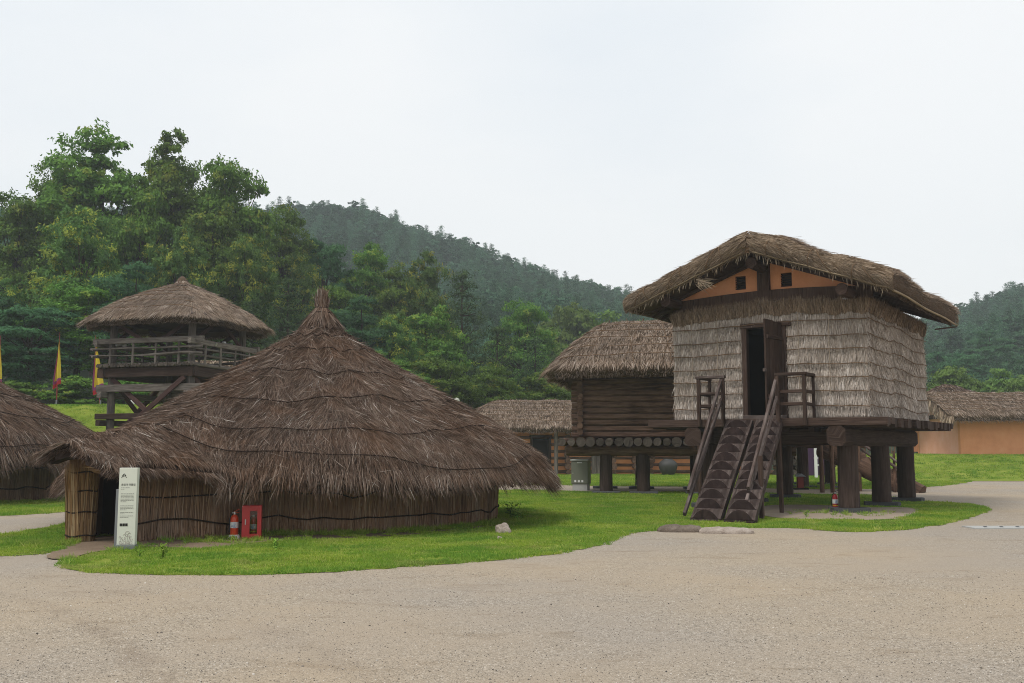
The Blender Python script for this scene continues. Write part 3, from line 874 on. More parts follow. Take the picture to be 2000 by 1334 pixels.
    D = unit(out * rng.uniform(.55, 1.1, (n, 1)) + np.array([0, 0, -1]) * rng.uniform(.6, 1.15, (n, 1)) + np.cross(out, [0, 0, 1]) * (rng.normal(0, .16, (n, 1)) + .35 * tuft2[:, None]))
    L = rng.uniform(.2, .42, n) * np.clip(1 + tuft * .7 + tuft2 * .5, .35, 1.7)
    if porch: L = np.where(pp, L * .52, L); D[pp] = unit(D[pp] * [1, 1, .62])
    P = np.stack([ex, ey, ez - rng.random(n) * np.where(pp, .1, .17) if porch else ez - rng.random(n) * .17], 1) - out * (rng.random(n) * .22)[:, None]
    tint = np.clip(rng.beta(2, 2.6, n) + .2 * tuft + .15 * tuft2, 0, 1)
    o = link('thatch_fringe', strand_mesh('thatch_fringe', P, D, unit(out + [0, 0, .6]), L, rng.uniform(.006, .014, n), .02, L * .15, tint), M['hut_straw'], root)
    o['kind'] = 'stuff'
    # ropes round the roof
    for i, rr in enumerate((.75, 1.3, 2.2, 3.3, 4.4, 5.22)):
        pts = []
        for k in range(97):
            a = 2 * math.pi * k / 96
            q = rr + .15 * noise.noise((math.cos(a) * 2, math.sin(a) * 2, i * 3.3 + seed)) * (1 + rr * .25)
            xx, yy = q * math.cos(a), q * math.sin(a)
            hz = float(hut_roof(np.array([xx]), np.array([yy]), porch)[0])
            pts.append((xx, yy, hz + .085 + .022 * noise.noise((k * .8, i, seed))))
        MB().tube(pts, .010, 5, cap=False).build('rope', M['rope_dark'], root)
    # finial: a tied straw cap with a ragged tuft
    fz = 4.26
    MB().lathe([(.46, fz + .1), (.44, fz + .13), (.34, fz + .24), (.22, fz + .42), (.15, fz + .6), (.11, fz + .85), (.05, fz + .93)], 20).build('cap_core', M['hut_straw_base'], root)
    m = 2600
    a = rng.uniform(0, 2 * math.pi, m); h = rng.random(m)
    rad = np.interp(h, [0, .3, .55, 1], [.36, .25, .15, .1]); zz = fz + .32 + h * .55
    out = np.stack([np.cos(a), np.sin(a), 0 * a], 1)
    top = h > .55
    D = unit(out * np.where(top, rng.normal(-.13, .1, m), .8)[:, None] + np.array([0, 0, 1]) * np.where(top, rng.uniform(.4, 1, m), -1)[:, None] + rng.normal(0, .12, (m, 3)))
    P = out * rad[:, None] + np.stack([0 * a, 0 * a, zz], 1)
    L = np.where(top, rng.uniform(.1, .3, m), rng.uniform(.22, .36, m))
    o = link('straw_cap', strand_mesh('straw_cap', P, D, out, L, rng.uniform(.01, .02, m), 0, np.where(top, .0, .03), np.clip(rng.beta(2.2, 2, m) + np.where(top, .12, .0), 0, 1)), M['hut_straw'], root)
    o['kind'] = 'stuff'
    for rr, zz in ((.245, fz + .5),):
        MB().tube([(rr * math.cos(t * math.pi / 12), rr * math.sin(t * math.pi / 12), zz) for t in range(25)], .014, 5, cap=False).build('rope', M['rope_dark'], root)
    # wall
    if porch:
        jamb = (-2.13, -5.62); pil = (-3.02, -5.58)
        a0 = math.atan2(-4.0, -.35); a1 = math.atan2(-1.9, -3.6)
        wall = [jamb, (-1.75, -5.3), (-1.35, -5.02), (-.95, -4.78), (-.5, -4.42)]
        n = 40
        end = math.atan2(-2.6, -3.1) + 2 * math.pi
        st_ = math.atan2(-4.15, .05)
        wall += [(4.08 * math.cos(st_ + (end - st_) * k / n), 4.08 * math.sin(st_ + (end - st_) * k / n)) for k in range(n + 1)]
        wall += [(-3.3, -4.0), (-3.25, -5.2)]
    else:
        wall = [(4.08 * math.cos(2 * math.pi * k / 44), 4.08 * math.sin(2 * math.pi * k / 44)) for k in range(44)]
    fine_wall = []
    for i in range(len(wall) - 1):
        k = max(1, int(math.dist(wall[i], wall[i + 1]) / .25))
        fine_wall += [tuple(Vector(wall[i]).lerp(Vector(wall[i + 1]), j / k)) for j in range(k)]
    fine_wall.append(wall[-1])
    mb = MB(); ribbon_wall(mb, fine_wall, -.02, 1.55, closed=not porch); mb.build('wall', M['reed_base'], root)
    reed_band('reed_wall', fine_wall, -.02, 1.5, M['reed'], root, 750, .03, closed=not porch)
    for j, zz in enumerate((.3, .78, 1.18)):
        rope_on_wall(fine_wall, zz, .16, .014, .085, root, M['rope_dark'], closed=not porch, seed=j * 5 + seed)
    if porch:
        # reed bundle post and lintel of the low doorway
        def bundle(name, p0, p1, rad, cnt, mat):
            p0, p1 = Vector(p0), Vector(p1); d = (p1 - p0).normalized()
            MB().log(p0, p1, rad * .86, rad * .9, 14, 4).build('bundle_core', M['reed_base'], root)
            t = Vector((0, 0, 1)) if abs(d.z) < .8 else Vector((1, 0, 0))
            sx = np.array(d.cross(t).normalized()); sy = np.cross(np.array(d), sx)
            a = rng.uniform(0, 2 * math.pi, cnt); N = np.cos(a)[:, None] * sx + np.sin(a)[:, None] * sy
            f = rng.random(cnt) ** 1.4 * .5; Lt = (p1 - p0).length
            rr = rad * np.where(rng.random(cnt) < .1, 1.05, 1.0)
            P = np.array(p0) + np.array(d) * (f * Lt)[:, None] + N * (rr * (.9 + rng.random(cnt) * .1))[:, None]
            D = unit(np.array(d) + rng.normal(0, .025, (cnt, 3)))
            ob = link(name, strand_mesh(name, P, D, N, Lt * (1 - f) * rng.uniform(.8, 1.03, cnt), rng.uniform(.012, .022, cnt), 0, 0, None, .5, .01), mat, root)
            ob['kind'] = 'stuff'
        bundle('reed_post', (pil[0], pil[1], -.12), (pil[0] - .03, pil[1], 1.42), .235, 1900, M['reed_gold'])
        bundle('reed_lintel', (pil[0] - .15, pil[1] - .05, 1.33), (jamb[0] + .1, jamb[1] - .05, 1.3), .13, 700, M['reed_gold'])
        for zz in (.12, .52, .88, 1.2):
            MB().tube([(pil[0] + .25 * math.cos(t * math.pi / 12), pil[1] + .25 * math.sin(t * math.pi / 12), zz + .012 * math.sin(t)) for t in range(25)], .013, 5, cap=False).build('rope', M['rope_dark'], root)
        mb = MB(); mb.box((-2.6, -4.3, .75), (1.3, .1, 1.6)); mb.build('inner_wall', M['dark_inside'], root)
    return root

HUT = (-4.46, 23.1, 0)
build_hut(HUT, 1.0, True, 'big round hut of dark brown reed thatch with low porch behind the white sign', 170000, 1)
build_hut((-20.1, 32.0, 0), 1.27, False, 'round reed hut cut off by the picture edge, beyond the side path', 60000, 12)

# ------------------------------------------------------------------ raised straw-walled storehouse (X along its front, Y into depth)
HA = math.atan2(-0.556, 0.831)
house = empty('raised_storehouse', (9.055, 24.06, 0), HA, 'tall straw-walled house on round pillars with a pair of log stairs', 'house')
HXL, HXR, HY0, HY1 = -5.95, -.62, .85, 7.75      # walls
HZ0, HZT = 2.38, 5.45
RX = -3.3                                         # ridge line
PIL_X, PIL_Y = (-1.25, -5.06), (1.0, 4.3, 7.4)
for X in PIL_X:
    for Y in PIL_Y:
        MB().log((X, Y, .13), (X, Y, 1.7), .265, .25, 16, 5, .025).build('pillar', M['log_pillar'], house)
        mb = MB()
        poly = [(-.46 + random.uniform(-.04, .04), -.34), (.4, -.36 + random.uniform(-.03, .03)), (.5, -.1), (.44 + random.uniform(-.04, .04), .33), (-.2, .37), (-.48, .26)]
        a = random.uniform(-.2, .2) + .35
        poly = [(x * math.cos(a) - y * math.sin(a), x * math.sin(a) + y * math.cos(a)) for x, y in poly]
        mb.prism(poly, (X, Y, -.02), (1, 0, 0), (0, 1, 0), (0, 0, 1), .14).build('foundation_stone', M['stone_dark'], house)
    MB().beam((X, .02, 1.925), (X, 8.15, 1.925), .46, .5, ch=.09).build('beam', M['wood_brown'], house)
for Y in PIL_Y:
    MB().beam((PIL_X[0] - .25, Y, 1.93), (PIL_X[1] + .25, Y, 1.93), .3, .42, ch=.04).build('cross_beam', M['wood_brown'], house)
for k in range(4):
    X = -4.4 + k * .82
    MB().beam((X, .3, 2.1), (X, 8.0, 2.1), .14, .14).build('joist', M['wood_brown'], house)
# deck planks; their ends run ragged on the right side
n_pl = 29; dep = 8.43 / n_pl
for k in range(n_pl):
    y = dep * (k + .5)
    ex = 0.0 if k == 0 else random.uniform(-.1, .06)
    th = .2 if k == 0 else random.uniform(.15, .24)
    MB().beam((-6.37 + (random.uniform(-.08, .05) if k else 0), y, 2.38 - th / 2 + (random.uniform(-.008, .008) if k else 0)), (ex, y, 2.38 - th / 2), dep - .012, th, ch=.012).build('plank', M['wood_brown'], house)

# wall core with a door opening
DX0, DX1, DZ1 = -3.92, -2.72, 4.86
mb = MB()
def slab(x0, x1, y0, y1, z0, z1): mb.box(((x0 + x1) / 2, (y0 + y1) / 2, (z0 + z1) / 2), (abs(x1 - x0), abs(y1 - y0), z1 - z0), 0, .004)
slab(HXL + .1, DX0, HY0 + .1, HY0 + .25, HZ0, HZT)
slab(DX1, HXR - .1, HY0 + .1, HY0 + .25, HZ0, HZT)
slab(DX0, DX1, HY0 + .1, HY0 + .25, DZ1, HZT)
slab(HXL + .1, HXL + .25, HY0 + .25, HY1 - .25, HZ0, HZT)
slab(HXR - .25, HXR - .1, HY0 + .25, HY1 - .25, HZ0, HZT)
slab(HXL + .1, HXR - .1, HY1 - .25, HY1 - .1, HZ0, HZT)
mb.build('wall', M['grey_base'], house)
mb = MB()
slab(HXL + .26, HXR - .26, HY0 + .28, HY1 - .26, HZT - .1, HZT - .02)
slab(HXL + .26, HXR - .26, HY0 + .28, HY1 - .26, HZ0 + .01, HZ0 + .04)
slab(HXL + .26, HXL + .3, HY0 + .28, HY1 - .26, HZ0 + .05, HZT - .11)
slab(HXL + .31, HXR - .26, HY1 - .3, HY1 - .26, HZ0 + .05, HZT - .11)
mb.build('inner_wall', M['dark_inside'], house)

ROWS = [2.42, 2.70, 3.08, 3.44, 3.78, 4.17, 4.52, 4.92, 5.3]
def rwave(u):
    return np.array([.11 * noise.noise((a * .45, 2.2, 0)) + .04 * noise.noise((a * 1.9, 5.2, 0)) for a in np.ravel(u)])
def wall_straw(o, d, nrm, width, per, hole=None, rows=ROWS, top=None):
    n = int(width * 3.0 * per)
    u = rng.random(n) * width; z = rng.uniform(2.5, 5.32, n)
    side = abs(nrm[0]); wav = -rwave(u + (7 if side > .5 else 0))
    rw = np.array(rows)
    k = np.clip(np.searchsorted(rw, z + wav) - 1, 0, len(rw) - 2)
    fr = (z + wav - rw[k]) / (rw[k + 1] - rw[k])
    fr = np.clip(fr, 0, 1); zr = rw[k] - wav
    bulge = .05 * np.clip(1 - fr, 0, 1) ** .6 * (1 - .6 * (1 - fr) ** 3) + .015
    lump = np.array([noise.noise((a * 1.1, b * 1.1, nrm[0] * 3)) for a, b in zip(u, z)]) * .06
    fine = np.array([noise.noise((a * 5, b * 2.2, nrm[0] * 3 + 4)) for a, b in zip(u, z)])
    if hole is not None:
        ok = ~((u > hole[0] - .03) & (u < hole[1] + .03) & (z < hole[2] + .3))
        u, z, bulge, lump, fine, k = [q_[ok] for q_ in (u, z, bulge, lump, fine, k)]
    n = len(u); zr = zr if hole is None else zr[ok]
    nr = np.array(nrm, float); dd = np.array(d, float)
    out = np.clip(bulge + lump + rng.random(n) * .05, .0, .3)
    P = np.array(o) + u[:, None] * dd + np.stack([0 * z, 0 * z, z], 1) + out[:, None] * nr
    D = unit(np.array([0, 0, -1.0]) + dd * (rng.normal(0, .11, n) + .08 * fine)[:, None] + nr * rng.normal(.06, .06, n)[:, None])
    L = rng.uniform(.1, .42, n)
    L = np.minimum(L, np.maximum(z - zr + rng.uniform(-.03, .22, n), .05)); L = np.minimum(L, np.maximum(z - 2.4, .06))
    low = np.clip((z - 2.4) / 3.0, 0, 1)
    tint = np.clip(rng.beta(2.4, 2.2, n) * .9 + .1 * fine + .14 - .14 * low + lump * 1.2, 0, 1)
    return P, D, np.broadcast_to(nr, P.shape), L, tint
parts = [wall_straw((HXL, HY0 + .1, 0), (1, 0, 0), (0, -1, 0), HXR - HXL, 3400, (DX0 - HXL, DX1 - HXL, DZ1)),
         wall_straw((HXR - .1, HY0, 0), (0, 1, 0), (1, 0, 0), HY1 - HY0, 2200),
         wall_straw((HXL + .1, HY0, 0), (0, 1, 0), (-1, 0, 0), HY1 - HY0, 420),
         wall_straw((HXL, HY1 - .1, 0), (1, 0, 0), (0, 1, 0), HXR - HXL, 420)]
P = np.concatenate([p[0] for p in parts]); D = np.concatenate([p[1] for p in parts]); N = np.concatenate([p[2] for p in parts])
L = np.concatenate([p[3] for p in parts]); T = np.concatenate([p[4] for p in parts])
# soften the front corners: pull straw in towards a rounded edge
cx = np.clip(P[:, 0] - (HXR - .12), 0, 1); cy = np.clip((HY0 + .12) - P[:, 1], 0, 1)
m_ = (cx > 0) & (cy > 0); P[m_, 0] -= cx[m_] * .35; P[m_, 1] += cy[m_] * .35
o = link('wall_thatch', strand_mesh('wall_thatch', P, D, N, L, rng.uniform(.007, .015, len(P)), rng.normal(.012, .02, len(P)), 0, T), M['grey_straw'], house)
o['kind'] = 'stuff'
# upright brown skirt along the wall head
def head_straw(o, d, nrm, width, n, z0, arch):
    u = rng.random(n) * width
    f = u / width
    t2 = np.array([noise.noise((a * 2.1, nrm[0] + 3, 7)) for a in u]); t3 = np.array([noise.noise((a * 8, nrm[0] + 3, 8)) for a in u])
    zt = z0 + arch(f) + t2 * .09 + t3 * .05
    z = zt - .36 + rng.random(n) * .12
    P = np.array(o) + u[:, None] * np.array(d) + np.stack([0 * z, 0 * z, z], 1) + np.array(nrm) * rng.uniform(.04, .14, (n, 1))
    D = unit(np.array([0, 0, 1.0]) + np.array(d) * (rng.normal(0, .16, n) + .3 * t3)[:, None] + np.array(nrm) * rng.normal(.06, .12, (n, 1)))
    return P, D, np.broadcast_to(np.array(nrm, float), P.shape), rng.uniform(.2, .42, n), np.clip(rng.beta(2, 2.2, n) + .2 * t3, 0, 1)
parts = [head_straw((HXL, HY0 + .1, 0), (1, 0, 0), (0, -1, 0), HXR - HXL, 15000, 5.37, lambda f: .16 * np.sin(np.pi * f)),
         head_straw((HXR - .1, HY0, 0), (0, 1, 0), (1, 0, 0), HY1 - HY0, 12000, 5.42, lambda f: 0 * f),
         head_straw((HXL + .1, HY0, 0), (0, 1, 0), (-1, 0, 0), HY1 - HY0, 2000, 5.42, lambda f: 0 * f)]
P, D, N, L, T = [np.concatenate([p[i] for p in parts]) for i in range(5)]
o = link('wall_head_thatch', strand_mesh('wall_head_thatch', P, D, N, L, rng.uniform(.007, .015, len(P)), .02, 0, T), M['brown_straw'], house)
o['kind'] = 'stuff'
# ropes tying the wall straw
def wrope(pts, r=.012, mat='rope_tan'): MB().tube(pts, r, 5).build('rope', M[mat], house)
for j, z in enumerate(ROWS[1:-1]):
    for x0, x1 in (((HXL - .03), DX0 - .02), (DX1 + .04, HXR + .02)) if z < DZ1 else (((HXL - .03), HXR + .02),):
        k = max(4, int((x1 - x0) / .22))
        wrope([(x0 + (x1 - x0) * i / k, HY0 - .06 + .012 * noise.noise((i * .9, j, 2)), z - .01 + float(rwave([x0 + (x1 - x0) * i / k - HXL])[0]) + .012 * noise.noise((i * 1.3, j, 5))) for i in range(k + 1)])
    k = 30
    wrope([(HXR + .045 + .012 * noise.noise((i * .9, j, 6)), HY0 - .03 + (HY1 - HY0) * i / k, z - .01 + float(rwave([7 + (HY1 - HY0) * i / k])[0]) + .012 * noise.noise((i * 1.3, j, 5))) for i in range(k + 1)])
for j, x in enumerate((-5.35, -4.6, -2.35, -1.55)):
    z1, z0 = 5.2, (2.5 if j in (0,) else 3.0)
    wrope([(x + .02 * noise.noise((i * .7, j, 0)), HY0 - .1, z0 + (z1 - z0) * i / 14) for i in range(15)], .008, 'rope_pale')

# door frame, dark opening, leaf swung outwards
mb = MB(); mb.beam((DX0 + .06, HY0 + .06, 2.39), (DX0 + .06, HY0 + .06, 4.86), .14, .2, (0, 1, 0)).build('door_jamb', M['wood_brown'], house)
mb = MB(); mb.beam((DX1 - .06, HY0 + .06, 2.39), (DX1 - .06, HY0 + .06, 4.86), .14, .2, (0, 1, 0)).build('door_jamb', M['wood_brown'], house)
MB().beam((DX0 - .03, HY0 + .06, 4.92), (DX1 + .16, HY0 + .04, 4.92), .22, .13).build('door_lintel', M['wood_brown'], house)
MB().beam((DX0, HY0 + .04, 2.44), (DX1, HY0 + .04, 2.44), .24, .11).build('door_sill', M['wood_worn'], house)
ph = R(84); hx, hy = DX1 - .1, HY0 - .06
dv = Vector((-math.cos(ph), -math.sin(ph), 0)); dn = Vector((dv.y, -dv.x, 0))
leaf = bpy.data.objects.new('door', None); leaf.parent = house; COL.objects.link(leaf)
for k in range(4):
    a, b = .02 + k * .245, .02 + (k + 1) * .245 - .006
    c = Vector((hx, hy, 0)) + dv * (a + b) / 2
    MB().beam((c.x, c.y, 2.52), (c.x, c.y, 4.93 + random.uniform(-.02, .03)), b - a, .05, dn, .006).build('door_plank', M['wood_brown'], leaf)
for z in (2.95, 4.5):
    p0 = Vector((hx, hy, z)) + dv * .08 - dn * .05; p1 = Vector((hx, hy, z)) + dv * .95 - dn * .05
    MB().beam(p0, p1, .05, .1).build('door_batten', M['wood_brown'], leaf)
p = Vector((hx, hy, 3.62)) + dv * 1.03
MB().box(p, (.1, .06, .08), ph).build('door_latch', M['wood_worn'], leaf)
c = Vector((hx, hy, 3.5)) + dv * .8 + dn * .045
MB().tube([c + dn * .0, c + dn * .05 + Vector((.02, 0, -.25)), c + dn * .08 + Vector((.05, -.05, -.5)), c + dn * .06 + Vector((.06, -.05, -.85))], .012, 5).build('door_cord', M['rope_pale'], leaf)

# gable: clay infill, beams, king post, louvred vents
gy = HY0 + .02
def gz(x): return 6.74 - .372 * abs(x - RX)       # underside of the roof
mb = MB()
def gquad(x0, x1, z0f, z1f, y=gy + .12, th=.1):
    k = max(1, int(abs(x1 - x0) / .2))
    pts = [(x0 + (x1 - x0) * i / k, z0f(x0 + (x1 - x0) * i / k)) for i in range(k + 1)] + [(x1 - (x1 - x0) * i / k, z1f(x1 - (x1 - x0) * i / k)) for i in range(k + 1)]
    mb.prism(pts, (0, y, 0), (1, 0, 0), (0, 0, 1), (0, 1, 0), th)
V1, V2 = (-3.98, 6.15), (-2.70, 6.12)             # vent centres
vw, vh = .15, .19
low = lambda x: 5.62
def hole_band(c, lo, hi):
    gquad(lo, c[0] - vw, low, gz)
    gquad(c[0] + vw, hi, low, gz)
    gquad(c[0] - vw, c[0] + vw, low, lambda x: c[1] - vh)
    gquad(c[0] - vw, c[0] + vw, lambda x: c[1] + vh, gz)
hole_band(V1, HXL + .2, -3.4)
hole_band(V2, -3.2, HXR - .2)
mb.build('gable_wall', M['mud'], house)
for c in (V1, V2):
    fr = bpy.data.objects.new('vent', None); fr.parent = house; COL.objects.link(fr)
    MB().box((c[0], gy + .3, c[1]), (.36, .03, .44)).build('vent_back', M['black'], fr)
    for k in range(6):
        MB().beam((c[0] - vw, gy + .16, c[1] - vh + .03 + k * .064), (c[0] + vw, gy + .16, c[1] - vh + .03 + k * .064), .05, .014, (0, -.5, 1), .002).build('slat', M['wood_brown'], fr)
MB().beam((RX, gy + .06, 5.75), (RX, gy + .06, 6.6), .33, .16, (0, 1, 0)).build('king_post', M['wood_brown'], house)
k = 24
pts = []
mb = MB(); xa, xb = HXL + .05, HXR + .15
bz = lambda x: 5.60 + .12 * math.sin(math.pi * (x - xa) / (xb - xa)) - (.0 if x > -5 else .0)
up = [(xa + (xb - xa) * i / k, bz(xa + (xb - xa) * i / k) + .14) for i in range(k + 1)]
dn_ = [(x, z - .3) for x, z in reversed(up)]
mb.prism(up + dn_, (0, gy - .04, 0), (1, 0, 0), (0, 0, 1), (0, 1, 0), .2).build('tie_beam', M['wood_brown'], house)
for x, z in ((RX, 6.48), (-5.78, 5.66), (-.98, 5.58)):
    MB().log((x, -.02, z), (x, 8.0, z), .15, .15, 14, 4, .02).build('purlin', M['wood_brown'], house)
for sgn in (-1, 1):
    MB().beam((RX + sgn * .1, gy - .03, gz(RX + .1) - .02), (RX + sgn * 3.3, gy - .03, gz(RX + 3.3) - .0), .1, .07, (0, -1, 0)).build('rafter', M['wood_brown'], house)
    for kk in range(12):
        y = 1.2 + kk * .58
        MB().beam((RX + sgn * .3, y, gz(RX + .3) - .02), (RX + sgn * 3.45, y, gz(RX + 3.45) - .02), .1, .1).build('rafter', M['wood_brown'], house)

# thatched roof body
RY0, RY1, RW = -.15, 8.1, 3.58
def rtop(d):   # height of the thatch surface, d = |x - ridge|
    return 7.24 if d < 0 else 7.32 - .34 * d - .017 * d * d
def rsurf(a, y):
    """a in -1..1 across, returns x, z on top; droops at the verge"""
    d = abs(a) * RW
    e = min((y - RY0), (RY1 - y))
    rnd = .14 * max(0, 1 - e / .35) ** 2
    lump = .11 * noise.noise((a * 4.6, y * .8, 1.5)) + .03 * noise.noise((a * 10, y * 2, 6.5))
    sag = .07 * math.sin(math.pi * (y - RY0) / (RY1 - RY0))
    return RX + a * RW, rtop(d) - rnd + lump - sag + (.02 if abs(a) > .9 else 0)
na, nyy = 41, 34
av = np.linspace(-1, 1, na); yv2 = np.linspace(RY0, RY1, nyy)
V = []
for y in yv2:
    for a in av:
        x, z = rsurf(a, y); V.append((x, y, z - .03))
for y in yv2:
    for a in av:
        V.append((RX + a * RW * .985, y + (.03 if y < 1 else -.03 if y > 7.9 else 0), gz(RX + a * RW) + .05))
F = grid_faces(nyy, na); nV = na * nyy
rim = []
for i in range(nyy - 1):
    rim += [(i * na, (i + 1) * na, (i + 1) * na + nV, i * na + nV), (i * na + na - 1, i * na + na - 1 + nV, (i + 1) * na + na - 1 + nV, (i + 1) * na + na - 1)]
for i in range(na - 1):
    rim += [(i, i + nV, i + 1 + nV, i + 1), ((nyy - 1) * na + i, (nyy - 1) * na + i + 1, (nyy - 1) * na + i + 1 + nV, (nyy - 1) * na + i + nV)]
link('roof', np_mesh('roof', V, np.concatenate([F, F[:, ::-1] + nV, np.array(rim)])), M['tan_base'], house)
def vec_surf(a, y): return np.array([rsurf(p, q_) for p, q_ in zip(a, y)])
# straws over the two slopes
n = 26000
a = rng.uniform(-1, 1, n); y = rng.uniform(RY0 + .03, RY1, n)
xz = vec_surf(a, y); s = np.sign(a)
slope = -(.335 + .056 * np.abs(a) * RW)
D = unit(np.stack([s, rng.normal(0, .12, n), slope], 1)); N = unit(np.stack([-slope * s, 0 * s, np.ones(n)], 1))
P1 = np.stack([xz[:, 0], y, xz[:, 1] + rng.random(n) * .05], 1); L1 = np.minimum(rng.uniform(.3, .65, n), (1 - np.abs(a)) * RW + .2)
T1 = rng.beta(2.2, 2.2, n)
# straws over the front and back verge, running down the slope and wrapped under
m = 26000
a2 = rng.uniform(-1, 1, m); bk = rng.random(m) < .2
s2 = np.sign(a2); tt = rng.random(m)
zt = 7.32 - .34 * np.abs(a2) * RW - .017 * (a2 * RW) ** 2
zb = 6.74 - .372 * np.abs(a2) * RW
lump = np.array([noise.noise((q_ * 4.6, RY0 * .8, 1.5)) for q_ in a2]) * .11; fine = np.array([noise.noise((q_ * 16, t_ * 3, 4)) for q_, t_ in zip(a2, tt)])
z2 = zb + .0 + (zt - zb + .0 + lump) * tt
yo = RY0 - (.17 + 1.2 * lump) * np.sin(np.pi * np.clip(tt, 0, 1)) + .1 * np.clip(tt - .75, 0, 1) * 2 - .015
P2 = np.stack([RX + a2 * RW, np.where(bk, RY1 + .15 - (yo - RY0 + .15), yo), z2], 1)
D2 = unit(np.stack([s2 * 1.0, np.where(bk, .1, -.1) * np.ones(m) * rng.normal(.6, 1, m), -.5 + rng.normal(0, .14, m) - .12 * (1 - tt) + .16 * fine], 1))
N2 = np.stack([0 * a2, np.where(bk, 1.0, -1.0), .3 + 0 * a2], 1); N2 = unit(N2)
L2 = rng.uniform(.14, .36, m) * np.clip(.45 + tt * 1.4, .45, 1); T2 = np.clip(rng.beta(2.2, 2.2, m) + .2 * fine - .08, 0, 1)
L2 = np.minimum(L2, (1 - np.abs(a2)) * RW + .06)
P2[:, 2] += np.maximum(0, L2 * (-D2[:, 2] - .33 * np.abs(D2[:, 0])) - np.maximum(0, P2[:, 2] - zb) + .0)
# cut ends along the two eaves
m3 = 9500
y3 = rng.uniform(RY0, RY1, m3); s3 = np.where(rng.random(m3) < .8, 1, -1)
x3e, z3e = rsurf(1, 1.0)
jag = np.array([noise.noise((q_ * 1.6, 2.0, 3)) for q_ in y3])
t3 = rng.random(m3)
ztop = np.array([rsurf(.99, q_)[1] for q_ in y3]); zbot = gz(RX + RW) + .06
P3 = np.stack([RX + s3 * (RW - .18 - .1 * (1 - t3)), y3, zbot + (ztop - zbot) * t3], 1)
D3 = unit(np.stack([s3 * 1.0, rng.normal(0, .1, m3), -.5 + rng.normal(0, .12, m3)], 1)); N3 = np.tile([0, 0, 1.0], (m3, 1))
L3 = rng.uniform(.14, .26, m3) + .07 * jag + .05 * t3; T3 = np.clip(rng.beta(2, 3, m3) - .25 + .3 * t3, 0, 1)
o = link('thatch', strand_mesh('thatch', np.concatenate([P1, P3]), np.concatenate([D, D3]), np.concatenate([N, N3]), np.concatenate([L1, L3]), rng.uniform(.008, .017, n + m3), .02, np.concatenate([np.zeros(n), np.full(m3, .03)]), np.concatenate([T1, T3])), M['tan_straw'], house)
o['kind'] = 'stuff'
o = link('verge_thatch', strand_mesh('verge_thatch', P2, D2, N2, L2, rng.uniform(.008, .016, m), rng.normal(.015, .02, m), .02, T2), M['gold_straw'], house)
o['kind'] = 'stuff'
# loose straws hanging under the verge and a torn bunch left of the vent
m = 170
a4 = rng.uniform(-.98, .98, m)
P4 = np.stack([RX + a4 * RW, np.full(m, RY0 - .04), 6.74 - .372 * np.abs(a4) * RW], 1)
D4 = unit(np.stack([np.sign(a4) * rng.uniform(-.2, .5, m), rng.normal(-.05, .2, m), -np.ones(m)], 1))
m2 = 90
P5 = np.tile([-4.72, RY0 + .05, 6.1], (m2, 1)) + rng.normal(0, .05, (m2, 3)); D5 = unit(np.stack([rng.uniform(.3, 1.2, m2), rng.normal(-.25, .2, m2), -rng.uniform(.0, .7, m2)], 1))
o = link('loose_straw', strand_mesh('loose_straw', np.concatenate([P4, P5]), np.concatenate([D4, D5]), np.tile([0, -1.0, .2], (m + m2, 1)), np.concatenate([rng.uniform(.06, .24, m), rng.uniform(.25, .5, m2)]), .013, .0, .02, rng.uniform(.4, 1, m + m2)), M['gold_straw'], house)
o['kind'] = 'stuff'
# bamboo rods holding the straw edges, ropes over the verge
for sgn in (-1, 1):
    k = 10
    MB().tube([(RX + sgn * (.15 + (RW - .2) * i / k), RY0 - .13, gz(RX + .15 + (RW - .2) * i / k) + .03 + .01 * math.sin(i * 2)) for i in range(k + 1)], .016, 6).build('bamboo_rod', M['bamboo'], house)
    MB().tube([(RX + sgn * (RW - .03), RY0 + .1 + (RY1 - RY0 - .1) * i / k, gz(RX + RW) + .03 - .0 + .02 * math.sin(i)) for i in range(k + 1)], .03, 6).build('bamboo_rod', M['bamboo'], house)
    for j, f in enumerate((.14, .3, .44, .6, .74, .9) if sgn > 0 else (.18, .33, .5, .64, .8, .92)):
        pts = []
        for i in range(9):
            t = i / 8; d = f * RW - .35 * t * (1 if j % 2 else -.35) * (1 if sgn > 0 else 1)
            d = max(.05, d)
            zt_ = rtop(d); zb_ = gz(RX + d)
            pts.append((RX + sgn * d, RY0 - .13 - .17 * math.sin(math.pi * t) + (.2 * (t - .8) if t > .8 else 0), zb_ + .03 + (zt_ - zb_ - .1) * t))
        for i in range(0, 5): pts.append((RX + sgn * d, RY0 + .12 + i * .5, rsurf(sgn * d / RW, RY0 + .12 + i * .5)[1] + .03))
        MB().tube(pts, .012, 5).build('rope', M['rope_tan'], house)
mb = MB()
for i in range(16):
    z = 6.7 + i * .037; mb.tube([(RX - .05, RY0 - .13, z), (RX, RY0 - .15, z + .02), (RX + .05, RY0 - .13, z)], .011, 4)
b_ = mb.build('ridge_stitch', M['rope_tan'], house); b_['kind'] = 'stuff'
MB().tube([(RX + RW - .5, RY1 - .7, 5.25), (RX + RW + .02, RY1 - .1, 5.36)], .025, 6).build('eave_pole', M['wood_brown'], house)
# soffit boards
for sgn in (-1, 1):
    mb = MB()
    mb.prism([(RX + sgn * .02, gz(RX) + .055), (RX + sgn * (RW - .08), gz(RX + RW - .08) + .055), (RX + sgn * (RW - .08), gz(RX + RW - .08) + .035), (RX + sgn * .02, gz(RX) + .035)], (0, RY0 + .05, 0), (1, 0, 0), (0, 0, 1), (0, 1, 0), RY1 - RY0 - .1)
    mb.build('soffit', M['wood_brown'], house)

